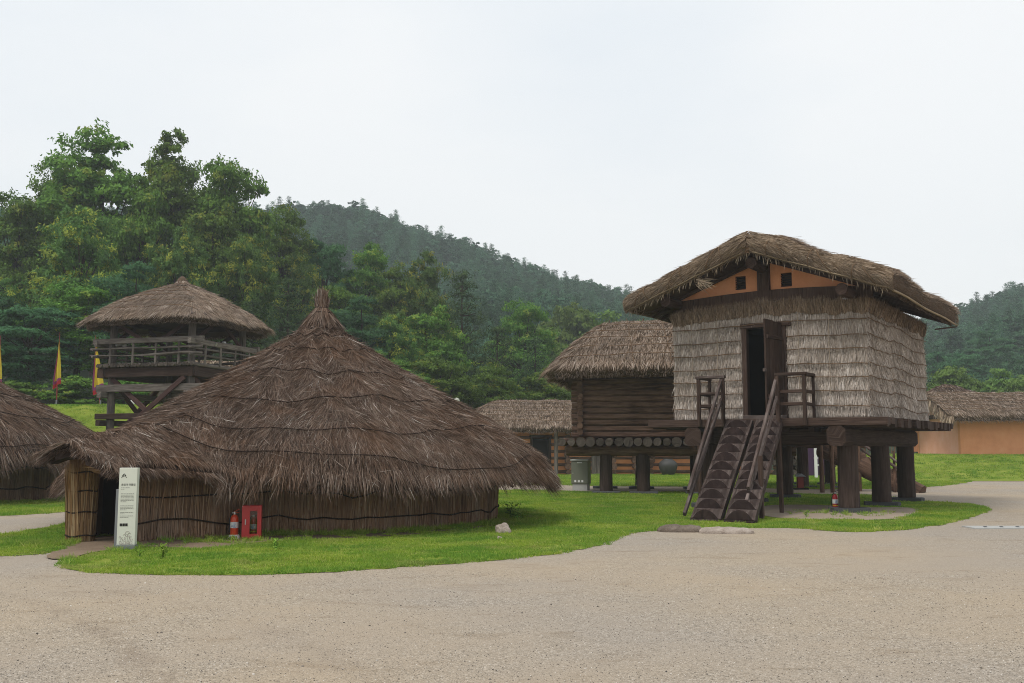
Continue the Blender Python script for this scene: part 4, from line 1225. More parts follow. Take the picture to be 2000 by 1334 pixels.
# landing rails (left and right of the door)
def rail_set(name, x0, x1, yb, side):
    rt = bpy.data.objects.new(name, None); rt.parent = house; COL.objects.link(rt)
    for x, z0 in ((x0, 2.22 if side < 0 else 2.22), (x1, 2.2)):
        MB().beam((x, -.05, z0), (x, -.05, 3.46), .09, .09, (0, 1, 0)).build('post', M['wood_brown'], rt)
    for z in (2.74, 3.06):
        MB().beam((x0 + .05, -.05, z), (x1 - .05, -.05, z), .05, .085).build('rail', M['wood_brown'], rt)
        MB().beam(((x1 if side > 0 else x0), 0, z), ((x1 if side > 0 else x0), yb, z), .05, .085).build('rail', M['wood_brown'], rt)
    MB().beam((x0 - .07, -.05, 3.5), (x1 + .07, -.05, 3.5), .12, .08).build('top_rail', M['wood_worn' if side < 0 else 'wood_brown'], rt)
    MB().beam(((x1 if side > 0 else x0), .02, 3.5), ((x1 if side > 0 else x0), yb, 3.5), .12, .08).build('top_rail', M['wood_brown'], rt)
    MB().beam(((x1 if side > 0 else x0), yb - .02, 2.4), ((x1 if side > 0 else x0), yb - .02, 3.46), .07, .07, (0, 1, 0)).build('post', M['wood_brown'], rt)
rail_set('railing', -4.83, -4.15, .72, -1)
rail_set('railing', -2.66, -1.98, .72, 1)

# ------------------------------------------------------------------ pair of half-log stairs
stairs = empty('log_stairs', house.matrix_basis @ Vector((-3.32, -3.0, 0)) if False else (0, 0, 0), 0, 'pair of notched half-log stairs with slanting hand rails up to the doorway', 'stairs')
stairs.location = house.location.copy(); stairs.rotation_euler = (0, 0, HA)
def log_stair(parent, xc, y_top, z_top, y_bot, z_bot, hw, nsteps, mface, mout, seed):
    """heights follow the notched outline of a half log"""
    run = (y_top - y_bot) / nsteps; rise = (z_top - z_bot) / nsteps
    rad = hw * 1.02
    lat = np.linspace(-hw, hw, 13)
    delta = np.minimum((rad - np.sqrt(np.maximum(rad * rad - lat ** 2, 0))) * 1.25, rise * .995)
    base = bpy.data.objects.new('log', None); base.parent = parent; COL.objects.link(base)
    for k in range(nsteps):
        y0 = y_bot + k * run; zl = z_bot + k * rise; zh = zl + rise
        mb = MB(); nl = len(lat)
        jit = random.uniform(-.012, .012)
        r_ = [[(xc + x, y0, zl) for x in lat],
              [(xc + x, y0, zh - d + (jit if d < rise * .9 else 0)) for x, d in zip(lat, delta)],
              [(xc + x, y0 + d * run / rise, zh) for x, d in zip(lat, delta)],
              [(xc + x, y0 + run, zh) for x in lat]]
        for q_ in range(3):
            ro = random.uniform(0, 9)
            for i in range(nl - 1):
                a, b, c, d = r_[q_][i], r_[q_][i + 1], r_[q_ + 1][i + 1], r_[q_ + 1][i]
                uvq = [(ro + p_[0], ro + (p_[1] + p_[2])) for p_ in (a, b, c, d)] if q_ else [(ro + p_[0] * .4, ro + p_[2] * 2) for p_ in (a, b, c, d)]
                mb.add([a, b, c, d], [(0, 1, 2, 3)], [uvq], 0 if q_ == 0 else 1)
        # flanks and underside of this length of the log
        th = .2
        for sx in (0, -1):
            x = xc + lat[sx]
            mb.add([(x, y0, zl), (x, y0 + run, zh), (x, y0 + run + .02, zh - th), (x, y0 + .02, zl - th)], [(0, 1, 2, 3)], [[(0, 0), (.4, 0), (.4, .3), (0, .3)]], 1)
        mb.add([(xc - hw, y0 + .02, zl - th), (xc + hw, y0 + .02, zl - th), (xc + hw, y0 + run + .02, zh - th), (xc - hw, y0 + run + .02, zh - th)], [(0, 1, 2, 3)], [[(0, 0), (.4, 0), (.4, .3), (0, .3)]], 1)
        mb.v = [(p_[0] - p_[1] * SHEAR, p_[1], p_[2]) for p_ in mb.v]
        mb.build('step', [mface, mout], base)
    mb = MB(); mb.prism([(-hw, .02), (-hw * .8, -.13), (hw * .8, -.13), (hw, .02)], (xc - y_bot * SHEAR, y_bot - .05, z_bot - .03), (1, 0, 0), (0, 0, 1), (0, 1, 0), .3).build('log_foot', mout, base)
    return base
ST_Z0 = .06; SHEAR = .67 / 4.0
log_stair(stairs, -3.72, .0, 2.36, -4.0, ST_Z0, .355, 11, M['step_face'], M['wood_stair'], 1)
log_stair(stairs, -2.93, .0, 2.36, -4.0, ST_Z0, .345, 11, M['step_face'], M['wood_stair'], 2)
for p0, p1 in (((-4.2, .0, 3.45), (-3.75, -3.3, .62)), ((-4.2, -.05, 2.9), (-3.68, -3.7, .12)), ((-2.7, -.05, 3.4), (-2.3, -3.3, .72)), ((-2.66, -.1, 2.95), (-2.28, -3.6, .3))):
    MB().beam(p0, p1, .07, .1, ch=.008).build('handrail', M['wood_worn'], stairs)
MB().beam((-4.08, -1.8, -.05), (-4.08, -1.8, 1.7), .1, .1, (0, 1, 0)).build('post', M['wood_brown'], stairs)
MB().beam((-2.18, -2.8, -.05), (-2.18, -2.8, 1.45), .1, .1, (0, 1, 0)).build('post', M['wood_brown'], stairs)
MB().beam((-2.58, -.25, -.05), (-2.66, -.12, 3.46), .095, .095, (0, 1, 0)).build('post', M['wood_brown'], stairs)

def flat_stone(px0, px1, py, depth, h, mat, label, seed):
    a, b = gnd(px0, py), gnd(px1, py)
    w = (b - a).length; c = (a + b) / 2; k = 12
    bm = bmesh.new(); bmesh.ops.create_icosphere(bm, subdivisions=4, radius=1)
    for v in bm.verts:
        d_ = v.co.copy(); sp_ = (abs(d_.x) ** 3.2 + abs(d_.y) ** 3.2 + abs(d_.z) ** 3.2) ** (1 / 3.2)
        d_ /= sp_
        rr = 1 + .13 * noise.noise(Vector((d_.x * 1.3, d_.y * 1.3, seed))) + .05 * noise.noise(Vector((d_.x * 4, d_.y * 4, seed + 3)))
        v.co = Vector((d_.x * w / 2 * rr, d_.y * depth / 2 * rr, d_.z * h + .03 * noise.noise(Vector((d_.x * 3, d_.y * 2, seed + 5))) + .012 * noise.noise(d_ * 9)))
    me = bpy.data.meshes.new('step_stone'); bm.to_mesh(me); bm.free()
    o = link('step_stone', me, mat)
    o.location = (c.x, c.y + depth / 2, 0); o.rotation_euler = (0, 0, -.06)
    return tag(o, label, 'stone')
flat_stone(1288, 1378, 1040, .55, .12, M['stone_brown'], 'flat brown stone left of the stair foot, at the lawn edge', 2)
flat_stone(1368, 1478, 1043, .6, .1, M['stone_pale'], 'flat pale stone directly under the foot of the log stairs', 5)

# ------------------------------------------------------------------ generic hipped or gabled thatch
def thatch_roof(root, hw, hd, ridge, z_eave, z_ridge, th, n_straw, mat, base, hip=True, curve=.12, rows=6, seed=0, ropes=True, wx=(.012, .03), net=0, fringe=.22):
    """rectangle 2*hw by 2*hd round the origin, ridge of half length `ridge` along X"""
    def surf(x, y):
        fy = np.abs(y) / hd
        fx = np.clip((np.abs(x) - ridge) / max(hw - ridge, .01), 0, 1) if hip else 0 * x
        m = np.maximum(fy, fx)
        m = np.where(np.minimum(fy, fx) > 0, np.minimum(1.05, (fy ** 6 + fx ** 6) ** (1 / 6.0)), m)
        return z_ridge - (z_ridge - z_eave) * (m * (1 - curve) + curve * m * m) - .18 * np.clip(m - .88, 0, 1) ** 1.0
    def lump(x, y): return np.array([noise.noise((a * .9, b * .9, seed)) * .07 + noise.noise((a * 2.6, b * 2.6, seed + 1)) * .03 for a, b in zip(np.ravel(x), np.ravel(y))]).reshape(np.shape(x))
    k1, k2 = 41, 31
    rc = .3 if hip else 0.0
    xs = np.linspace(-hw, hw, k1); yv = np.linspace(-hd, hd, k2)
    X, Y = np.meshgrid(xs, yv)
    if hip:  # round the plan corners
        cx = np.clip(np.abs(X) - (hw - .9), 0, None); cy = np.clip(np.abs(Y) - (hd - .9), 0, None)
        cr = np.hypot(cx, cy); f = np.where((cx > 0) & (cy > 0) & (cr > .9), .9 / np.maximum(cr, 1e-6), 1.0)
        X = np.sign(X) * (np.abs(X) - cx + cx * f); Y = np.sign(Y) * (np.abs(Y) - cy + cy * f)
    Z = surf(X, Y) + lump(X, Y)
    V = np.concatenate([np.stack([X, Y, Z - .02], -1).reshape(-1, 3), np.stack([X * .97, Y * .97, np.minimum(Z - .12, Z - th)], -1).reshape(-1, 3)])
    F = grid_faces(k2, k1); nV = k1 * k2; rim = []
    for i in range(k2 - 1): rim += [(i * k1, (i + 1) * k1, (i + 1) * k1 + nV, i * k1 + nV), (i * k1 + k1 - 1, i * k1 + k1 - 1 + nV, (i + 1) * k1 + k1 - 1 + nV, (i + 1) * k1 + k1 - 1)]
    for i in range(k1 - 1): rim += [(i, i + nV, i + 1 + nV, i + 1), ((k2 - 1) * k1 + i, (k2 - 1) * k1 + i + 1, (k2 - 1) * k1 + i + 1 + nV, (k2 - 1) * k1 + i + nV)]
    link('roof', np_mesh('roof', V, np.concatenate([F, F[:, ::-1] + nV, np.array(rim)]), smooth=True), base, root)
    n = int(n_straw * 1.7)
    x = rng.uniform(-hw, hw, n); y = rng.uniform(-hd, hd, n)
    if hip:
        cx = np.clip(np.abs(x) - (hw - .9), 0, None); cy = np.clip(np.abs(y) - (hd - .9), 0, None)
        ok = np.hypot(cx, cy) < .92; x, y = x[ok], y[ok]; n = len(x)
    e = .02
    gx = np.clip((surf(x + e, y) - surf(x - e, y)) / (2 * e), -2, 2); gy_ = np.clip((surf(x, y + e) - surf(x, y - e)) / (2 * e), -2, 2)
    flat = np.hypot(gx, gy_) < .05; gy_ = np.where(flat, -np.sign(y) * .4, gy_)
    D = unit(np.stack([-gx, -gy_, -(gx * gx + gy_ * gy_)], 1)); N = unit(np.stack([-gx, -gy_, np.ones(n)], 1)); S = np.cross(D, N)
    fine = np.array([noise.noise((a * 3.2, b * 3.2, seed + 2)) for a, b in zip(x, y)])
    yaw = rng.normal(0, .13, n) + fine * .25
    D = unit(D * np.cos(yaw)[:, None] + S * np.sin(yaw)[:, None])
    m = np.maximum(np.abs(y) / hd, (np.clip((np.abs(x) - ridge) / max(hw - ridge, .01), 0, 1) if hip else 0))
    c = (m * rows + .12 * fine) % 1.0
    z = surf(x, y) + lump(x, y)
    L = rng.uniform(.25, .6, n)
    P = np.stack([x, y, z - .02 + rng.random(n) * .04 + .05 * c], 1)
    tint = np.clip(rng.beta(2.3, 2.2, n) + .2 * fine + .14 * (c - .5), 0, 1)
    # cut edge
    q_ = int(n * .38)
    t = rng.random(q_)
    per = 2 * (hw + hd) * 2
    u = rng.random(q_) * per
    sd = np.searchsorted([2 * hw, 2 * hw + 2 * hd, 4 * hw + 2 * hd], u)
    ex = np.select([sd == 0, sd == 1, sd == 2, sd == 3], [u - hw, hw + 0 * u, u - 3 * hw - 2 * hd, -hw + 0 * u])
    ey = np.select([sd == 0, sd == 1, sd == 2, sd == 3], [-hd + 0 * u, u - 2 * hw - hd, hd + 0 * u, u - 4 * hw - 3 * hd])
    ex = np.clip(ex, -hw, hw); ey = np.clip(ey, -hd, hd)
    if hip:
        cx = np.clip(np.abs(ex) - (hw - .9), 0, None); cy = np.clip(np.abs(ey) - (hd - .9), 0, None)
        cr = np.hypot(cx, cy); f = np.where((cx > 0) & (cy > 0) & (cr > .9), .9 / np.maximum(cr, 1e-6), 1.0)
        ex = np.sign(ex) * (np.abs(ex) - cx + cx * f); ey = np.sign(ey) * (np.abs(ey) - cy + cy * f)
    out = np.stack([np.where((sd == 1) | (sd == 3), np.sign(ex), 0), np.where((sd == 0) | (sd == 2), np.sign(ey), 0), 0 * ex], 1)
    ez = surf(ex, ey) + lump(ex, ey)
    jag = np.array([noise.noise((a * 1.7, b * 1.7, seed + 5)) for a, b in zip(ex, ey)])
    Pe = np.stack([ex * .97, ey * .97, ez - th * t], 1) - out * (.12 * rng.random(q_))[:, None]
    De = unit(out + np.array([0, 0, -1]) * rng.uniform(.35, .9, (q_, 1)) + rng.normal(0, .1, (q_, 3)))
    Le = rng.uniform(.6, 1.15, q_) * fringe * (1 + .5 * jag)
    te = np.clip(rng.beta(2.2, 2.4, q_) + .05 - .3 * t, 0, 1)
    o = link('thatch', strand_mesh('thatch', np.concatenate([P, Pe]), np.concatenate([D, De]), np.concatenate([N, np.tile([0, 0, 1.0], (q_, 1))]), np.concatenate([L, Le]), rng.uniform(wx[0] * .7, wx[1] * .7, n + q_), .02, np.concatenate([np.zeros(n), np.full(q_, .03)]), np.concatenate([tint, te])), mat, root)
    o['kind'] = 'stuff'
    if ropes:
        for j in range(1, rows):
            f = j / rows
            for sy in (-1, 1):
                yy = sy * hd * f; xe = (ridge + (hw - ridge) * f) if hip else hw
                xs = np.linspace(-xe, xe, 30); zz = surf(xs, np.full(30, yy)) + lump(xs, np.full(30, yy))
                MB().tube([(a, yy + .05 * noise.noise((i * .5, j, seed)), b + .075 + .02 * noise.noise((i * .9, j, seed))) for i, (a, b) in enumerate(zip(xs, zz))], .014, 4).build('rope', M['rope_tan'], root)
        for j in range(net):
            x0 = -ridge * .95 + (2 * ridge * .95) * j / max(net - 1, 1)
            for sy in (-1, 1):
                yy = np.linspace(0, sy * hd * .97, 12); xx = np.full(12, x0) + np.linspace(0, .5 * ((j % 2) * 2 - 1), 12)
                zz = surf(xx, yy) + lump(xx, yy)
                MB().tube([(a, b, c_ + .07) for a, b, c_ in zip(xx, yy, zz)], .012, 4).build('rope', M['rope_tan'], root)
    return surf

# ------------------------------------------------------------------ log storehouse on pillars
def storehouse(name, loc, rz, label, W, Dp, z_deck, z_wall, pil, nst=17000):
    s = empty(name, loc, rz, label, 'storehouse')
    hw, hd = W / 2, Dp / 2
    for X0 in pil:
        for Y in (-hd + .2, hd - .2):
            X = X0 + (-.5 + .1 * (X0 + 2.4) if Y > 0 else 0)
            MB().log((X, Y, .05), (X, Y, z_deck - .62), .24, .22, 12, 5, .07).build('pillar', M['log_pillar'], s)
            MB().box((X, Y, .03), (1.0, .75, .12), .1, .03).build('foundation_stone', M['stone_dark'], s)
    for Y in (-hd + .2, hd - .2):
        MB().log((-hw - .55, Y, z_deck - .47), (hw + .55, Y, z_deck - .47), .2, .2, 12, 5, .05).build('beam', M['log_dark'], s)
    k = int((W + 1.6) / .34)
    for i in range(k):
        x = -hw - .8 + .34 * (i + .5); r_ = random.uniform(.125, .185)
        MB().log((x, -hd - .55 + random.uniform(-.06, .06), z_deck - .17), (x, hd + .5, z_deck - .17), r_, r_, 10, 2, .06, capmi=1).build('floor_log', [M['log_dark'], M['log_end']], s)
    nl = int((z_wall - z_deck) / .215)
    for i in range(nl):
        z = z_deck + .1 + i * .215
        for Y in (-hd, hd):
            MB().beam((-hw - .3 + random.uniform(-.06, .05), Y + random.uniform(-.02, .02), z), (hw + .3, Y + random.uniform(-.02, .02), z), .2 + random.uniform(-.02, .03), .205, ch=.05).build('log', M['log_dark'], s)
        for X in (-hw, hw):
            MB().beam((X, -hd - .3 + random.uniform(-.05, .05), z + .1), (X, hd + .3, z + .1), .2, .2, ch=.05).build('log', M['log_dark'], s)
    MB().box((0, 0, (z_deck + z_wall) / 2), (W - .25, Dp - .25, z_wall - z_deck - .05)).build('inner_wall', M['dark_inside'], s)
    for Y in (-hd - .45, hd + .45):
        MB().log((-hw - .6, Y, z_wall - .02), (hw + .6, Y, z_wall - .02), .09, .09, 8, 3).build('eave_pole', M['log_dark'], s)
    thatch_roof(s, hw + 1.25, hd + 1.1, hw * .8, z_wall - .08, z_wall + 2.0, .3, nst, M['tan_straw'], M['tan_base'], True, .22, 6, seed=len(name) + int(loc[0]), net=9)
    return s
SA = R(-11)
sc_ = Vector((6.45, 38.3, 0))
store = storehouse('log_storehouse', sc_, SA, 'dark log storehouse on short pillars, left of the straw-walled house', 7.0, 5.2, 2.02, 4.6, (-2.62, -1.28, .72))
store2 = storehouse('log_storehouse', (12.6, 43.6, 0), SA, 'log storehouse mostly hidden behind the straw-walled house', 4.3, 4.4, 2.3, 3.9, (-.15, 1.5), nst=4000)

# hidden storehouse's own stair log with rails, coming down to the right
st2 = empty('log_stair', (0, 0, 0), 0, 'fallen-looking dark stair log with round rails behind the thick pillars', 'stairs')
p_hi, p_lo = at(1606, 872, 39.6), at(1800, 968, 37.0)
d2 = (p_lo - p_hi).normalized()
mb = MB(); mb.log(p_hi, p_lo + Vector((0, 0, .05)), .42, .36, 14, 8, .08).build('stair_log', M['log_dark'], st2)
for i in range(7):
    c = p_hi.lerp(p_lo, .12 + i * .12) + Vector((0, -.1, .3))
    mb = MB(); mb.prism([(-.34, -.14), (.34, -.14), (.3, .1), (.05, .16), (-.3, .08)], c, (0, 1, 0), (0, 0, 1), (1, 0, 0), .22).build('step', M['log_dark'], st2)
for dz, dy in ((1.05, -.45), (.72, -.45), (1.05, .5), (.72, .5)):
    MB().log(p_hi + Vector((.5, dy, dz)), p_lo + Vector((-.4, dy, dz * .55 + .2)), .045, .045, 8, 4).build('rail', M['wood_worn'], st2)
for f in (.35, .7):
    c = p_hi.lerp(p_lo, f)
    MB().log((c.x, c.y - .45, 0), (c.x, c.y - .45, c.z + 1.1), .06, .05, 8, 3).build('post', M['log_dark'], st2)
for px in (1606, 1627):
    b = gnd(px, 962); MB().log(b, b + Vector((0, 0, 2.1)), .09, .08, 8, 4, .1).build('post', M['log_dark'], st2)

# ------------------------------------------------------------------ clay and log houses in the back
def log_clay_wall(root, x0, x1, y, z1, face=-1, gaps=()):
    MB().box(((x0 + x1) / 2, y, z1 / 2), (x1 - x0, .2, z1)).build('wall', M['mud_wall'], root)
    k = int(z1 / .42)
    for i in range(k):
        z = .2 + i * .42
        MB().log((x0, y - .08, z), (x1, y - .08, z + random.uniform(-.03, .03)), .1, .1, 8, 5, .12).build('log', M['log_dark'], root)
def log_ends(root, x, y, z1):
    for i in range(int(z1 / .36)):
        r_ = random.uniform(.15, .2)
        MB().log((x + random.uniform(-.06, .06), y - .55, .17 + i * .36), (x, y + .3, .17 + i * .36), r_, r_, 9, 1, .08).build('log_end', M['log_dark'], root)
ha = empty('log_house', (0, 0, 0), 0, 'long low thatched house with clay and log walls behind the dark log storehouse', 'house')
hy = 63.0
xa, xb = at(960, 900, hy).x, at(1241, 900, hy).x
ha.location = ((xa + xb) / 2, hy + 3, 0)
ox = ha.location.x
log_clay_wall(ha, xa - ox, at(1036, 900, hy).x - ox, -3, 2.9)
log_clay_wall(ha, at(1076, 900, hy).x - ox, xb - ox, -3, 2.9)
MB().box((at(1056, 900, hy).x - ox, -3, 2.62), (at(1076, 900, hy).x - at(1036, 900, hy).x, .2, .56)).build('wall', M['mud_wall'], ha)
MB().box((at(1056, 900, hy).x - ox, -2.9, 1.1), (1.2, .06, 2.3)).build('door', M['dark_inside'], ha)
for px in (1038, 1074): MB().beam((at(px, 900, hy).x - ox, -3.1, 0), (at(px, 900, hy).x - ox, -3.1, 2.35), .16, .12, (0, 1, 0)).build('door_jamb', M['wood_brown'], ha)
MB().beam((at(1034, 900, hy).x - ox, -3.1, 2.4), (at(1078, 900, hy).x - ox, -3.1, 2.4), .12, .14).build('door_lintel', M['wood_brown'], ha)
MB().log((at(1085, 900, hy).x - ox, -3.9, 0), (at(1085, 900, hy).x - ox, -3.9, 2.9), .13, .12, 9, 4).build('post', M['wood_grey'], ha)
for px in (1108, 1198, 1238): log_ends(ha, at(px, 900, hy).x - ox, -3.1, 2.9)
for px in (1160, 1170): MB().log((at(px, 900, hy).x - ox, -3.5, 0), (at(px, 900, hy).x - ox, -3.5, 1.3), .2, .2, 9, 2).build('post', M['wood_grey'], ha)
MB().box((0, 1, 1.4), (xb - xa - .3, 4, 2.8)).build('inner_wall', M['mud_wall'], ha)
thatch_roof(ha, (xb - xa) / 2 + 2.5, 4.4, (xb - xa) / 2 - .2, 2.95, 4.85, .3, 15000, M['tan_straw'], M['tan_base'], True, .18, 6, seed=31, wx=(.02, .045), net=12)

hb = empty('log_house', (0, 0, 0), 0, 'second clay and log house, glimpsed past the clay jar under the storehouse', 'house')
xa, xb = at(1270, 900, 64).x, at(1470, 900, 64).x
hb.location = ((xa + xb) / 2, 67, 0); ox = hb.location.x
log_clay_wall(hb, xa - ox, xb - ox, -3, 2.4)
log_ends(hb, xa - ox, -3.1, 2.4)
MB().box((0, 1, 1.2), (xb - xa - .3, 4, 2.4)).build('inner_wall', M['mud_wall'], hb)
thatch_roof(hb, (xb - xa) / 2 + 1.2, 4.2, (xb - xa) / 2 - .6, 2.5, 4.2, .3, 2500, M['tan_straw'], M['tan_base'], True, .18, 5, seed=41, wx=(.03, .06))

# clay jar in front of it
jb = at(1305, 925, 61.5); jb.z = 0.0; jr = 37 / FPX * jb.y / 2
MB().lathe([(jr * .5, 0), (jr * .62, .05), (jr * .86, jr * .5), (jr, jr * .95), (jr * .93, jr * 1.3), (jr * .66, jr * 1.55), (jr * .5, jr * 1.62), (jr * .52, jr * 1.72), (jr * .44, jr * 1.72), (jr * .42, jr * 1.5)], 24).build('clay_jar', M['pot'])
o = bpy.data.objects['clay_jar']; o.location = jb; tag(o, 'big round dark clay jar standing by the log wall', 'jar')

# orange house on the right, gable end towards the left
rh = empty('clay_house', (26.9, 60.0, 1.12), 0, 'long orange clay house with thatched roof, at the right edge', 'house')
MB().box((9.0, .15, 1.3), (18.0, .3, 2.8)).build('wall', M['mud'], rh)
MB().box((.15, 3.2, 1.3), (.3, 5.8, 2.8)).build('gable_wall', M['mud_lit'], rh)
MB().box((9, 6.2, 1.3), (18.0, .3, 2.8)).build('wall', M['mud'], rh)
mb = MB(); mb.prism([(0.3, 2.69), (6.1, 2.69), (3.2, 3.75)], (.0, 0, 0), (0, 1, 0), (0, 0, 1), (1, 0, 0), .28).build('gable_wall', M['mud_lit'], rh)
MB().beam((-.06, -.1, 2.5), (-.06, 6.4, 2.5), .3, .25).build('wall_beam', M['wood_brown'], rh)
for i in range(18):
    MB().box((-.15 + random.uniform(-.05, .05), .2 + i * .36, -.04), (.3, .3, .16), random.uniform(-.2, .2), .04).build('foundation_stone', M['stone_pale'], rh)
rr = bpy.data.objects.new('roof_frame', None); rr.parent = rh; rr.location = (9.2, 3.1, 0); COL.objects.link(rr)
thatch_roof(rr, 10.3, 4.1, 10.3, 2.5, 4.08, .32, 13000, M['tan_straw'], M['tan_base'], False, .2, 6, seed=51, wx=(.02, .045), net=14, fringe=.35)
m = 3200
fy = rng.uniform(-1, 1, m)
P = np.stack([-1.05 + rng.random(m) * .25, 3.1 + fy * 4.2, 4.08 - (4.08 - 2.4) * (np.abs(fy) * .8 + .2 * fy * fy) - rng.random(m) * .35], 1)
D = unit(np.stack([-rng.uniform(.1, .7, m), np.sign(fy) * rng.uniform(.1, .9, m), -np.ones(m)], 1))
o = link('verge_thatch', strand_mesh('verge_thatch', P, D, np.tile([-1.0, 0, .3], (m, 1)), rng.uniform(.3, .75, m), .04, 0, .05, rng.beta(2.5, 2, m)), M['gold_straw'], rh); o['kind'] = 'stuff'

tb = empty('thatched_hut', at(1850, 752, 78), 0, 'small brown thatch peak showing over the orange clay house roof', 'hut')
tb.location.z = 1.3
zz = at(1850, 750, 78).z - 1.3
MB().box((0, 0, zz * .25), (4.4, 4.4, zz * .5)).build('wall', M['mud_wall'], tb)
thatch_roof(tb, 3.4, 3.2, .3, zz - 1.9, zz, .3, 4000, M['hut_straw'], M['hut_straw_base'], True, .1, 5, seed=61, wx=(.03, .06))

# ------------------------------------------------------------------ watchtower
tw = empty('watchtower', (-12.9, 40.0, 0), math.atan2(.284, -.959), 'open wooden watchtower with thatched roof and X braces behind the big hut', 'tower')
# local frame: X runs along the left face (away to the left), Y = negative of depth
SQ = 4.0
TX = Vector((1, 0, 0)); TY = Vector((0, -1, 0))
def tp(a, b, z): return (a, -b, z)
PC = [(.12, .12), (SQ - .12, .12), (.12, SQ - .12), (SQ - .12, SQ - .12)]
for a, b in PC:
    MB().log(tp(a, b, -.05), tp(a, b, 6.95), .17, .145, 12, 7, .06).build('post', M['wood_grey'], tw)
# long beams, sticking out past the posts
for z, mt in ((2.15, 'wood_grey'), (2.93, 'wood_brown'), (4.08, 'wood_grey')):
    for b in (-.05, SQ + .05):
        MB().beam(tp(-.7, b, z), tp(SQ + .45, b, z), .2, .3 if z > 4 else .24, ch=.02).build('beam', M[mt], tw)
    for a in (-.05, SQ + .05):
        MB().beam(tp(a, -.45, z - .27), tp(a, SQ + .45, z - .27), .2, .24, ch=.02).build('beam', M[mt], tw)
for b in (-.12, SQ + .12):
    MB().beam(tp(-.3, b, 4.72), tp(SQ + .35, b, 4.72), .22, .4, ch=.02).build('beam', M['wood_brown'], tw)
for a in (-.12, SQ + .12):
    MB().beam(tp(a, -.3, 4.7), tp(a, SQ + .35, 4.7), .22, .4, ch=.02).build('beam', M['wood_brown'], tw)
for i in range(int((SQ + .7) / .165)):
    x = -.3 + .165 * (i + .5)
    MB().log(tp(x, -.4 + random.uniform(-.05, .05), 5.0), tp(x, SQ + .4, 5.0), .082, .08, 8, 2, .08, capmi=1).build('floor_log', [M['wood_grey'], M['log_end']], tw)
def xb_(p0, p1): MB().beam(p0, p1, .09, .2, (0, 0, 1)).build('brace', M['wood_red'], tw)
for b in (.02, SQ - .02):
    o_ = -.2 if b < 1 else .2
    xb_(tp(.2, b + o_, 4.5), tp(SQ - .2, b + o_, 1.7)); xb_(tp(.2, b + o_ * .1, 1.7), tp(SQ - .2, b + o_ * .1, 4.5))
for a in (.02, SQ - .02):
    xb_(tp(a, .2, 4.5), tp(a, SQ - .2, 1.7)); xb_(tp(a + .09, .2, 1.7), tp(a + .09, SQ - .2, 4.5))
for b in (.1, SQ - .1):
    for s_ in (0, 1):
        a0 = .3 if s_ == 0 else SQ - .3; a1 = 1.7 if s_ == 0 else SQ - 1.7
        xb_(tp(a0, b, 6.7), tp(a1, b, 5.9)) if False else MB().beam(tp(a0, b, 6.2 if False else 6.75), tp(a0 + (SQ / 2 - .35) * (1 if s_ == 0 else -1), b, 5.85), .09, .17).build('brace', M['wood_red'], tw)
for a in (.1, SQ - .1):
    for s_ in (0, 1):
        b0 = .3 if s_ == 0 else SQ - .3
        MB().beam(tp(a, b0, 6.05), tp(a, b0 + (1.2 if s_ == 0 else -1.2), 6.75), .09, .17).build('brace', M['wood_red'], tw)
# railing
for (a0, b0, a1, b1) in ((-.32, -.32, SQ + .3, -.32), (-.32, -.32, -.32, SQ + .35), (SQ + .3, -.3, SQ + .3, SQ + .35), (-.3, SQ + .32, SQ + .3, SQ + .32)):
    dz = .0 if b0 == b1 else -.1
    e0 = .4 if (a0 < 0 and b0 < 0) else .15
    d_ = Vector((a1 - a0, b1 - b0)).normalized()
    MB().beam(tp(a0 - d_.x * e0, b0 - d_.y * e0, 6.0 + dz), tp(a1 + d_.x * .2, b1 + d_.y * .2, 6.0 + dz), .14, .22, ch=.015).build('top_rail', M['wood_grey'], tw)
    for z in (5.42, 5.68):
        MB().log(tp(a0 - d_.x * .35, b0 - d_.y * .35, z + dz * .5), tp(a1 + d_.x * .35, b1 + d_.y * .35, z + dz * .5), .045, .035, 8, 7, .9).build('rail', M['wood_grey'], tw)
    k = 4
    for i in range(k):
        f = (i + .5) / k; f = .04 + f * .94
        MB().log(tp(a0 + (a1 - a0) * f, b0 + (b1 - b0) * f, 5.0), tp(a0 + (a1 - a0) * f, b0 + (b1 - b0) * f, 5.92 + dz), .055, .05, 8, 2).build('baluster', M['wood_grey'], tw)
# roof plate, rafters and thatch
for b in (.12, SQ - .12): MB().beam(tp(-.3, b, 6.9), tp(SQ + .3, b, 6.9), .2, .22).build('roof_plate', M['wood_brown'], tw)
for a in (.12, SQ - .12): MB().beam(tp(a, -.3, 6.88), tp(a, SQ + .3, 6.88), .2, .2).build('roof_plate', M['wood_brown'], tw)
tr_ = bpy.data.objects.new('roof_frame', None); tr_.parent = tw; tr_.location = (SQ / 2, -SQ / 2, 0); COL.objects.link(tr_)
for i in range(10):
    for ax in (0, 1):
        for sg in (-1, 1):
            u_ = -2.5 + i * .55
            p0 = (u_ * .12, sg * .1, 8.55); p1 = (u_, sg * 2.85, 6.92)
            if ax: p0, p1 = (p0[1], p0[0], p0[2]), (p1[1], p1[0], p1[2])
            MB().log(p0, p1, .05, .05, 6, 1).build('rafter', M['wood_worn'], tr_)
thatch_roof(tr_, 2.92, 2.92, .02, 6.98, 8.75, .3, 26000, M['tan_straw'], M['tan_base'], True, .34, 7, seed=71, wx=(.014, .032), ropes=True, fringe=.18)
m = 700
a = rng.uniform(0, 2 * math.pi, m); h = rng.random(m)
rad = np.interp(h, [0, .5, 1], [.3, .2, .1]); out = np.stack([np.cos(a), np.sin(a), 0 * a], 1)
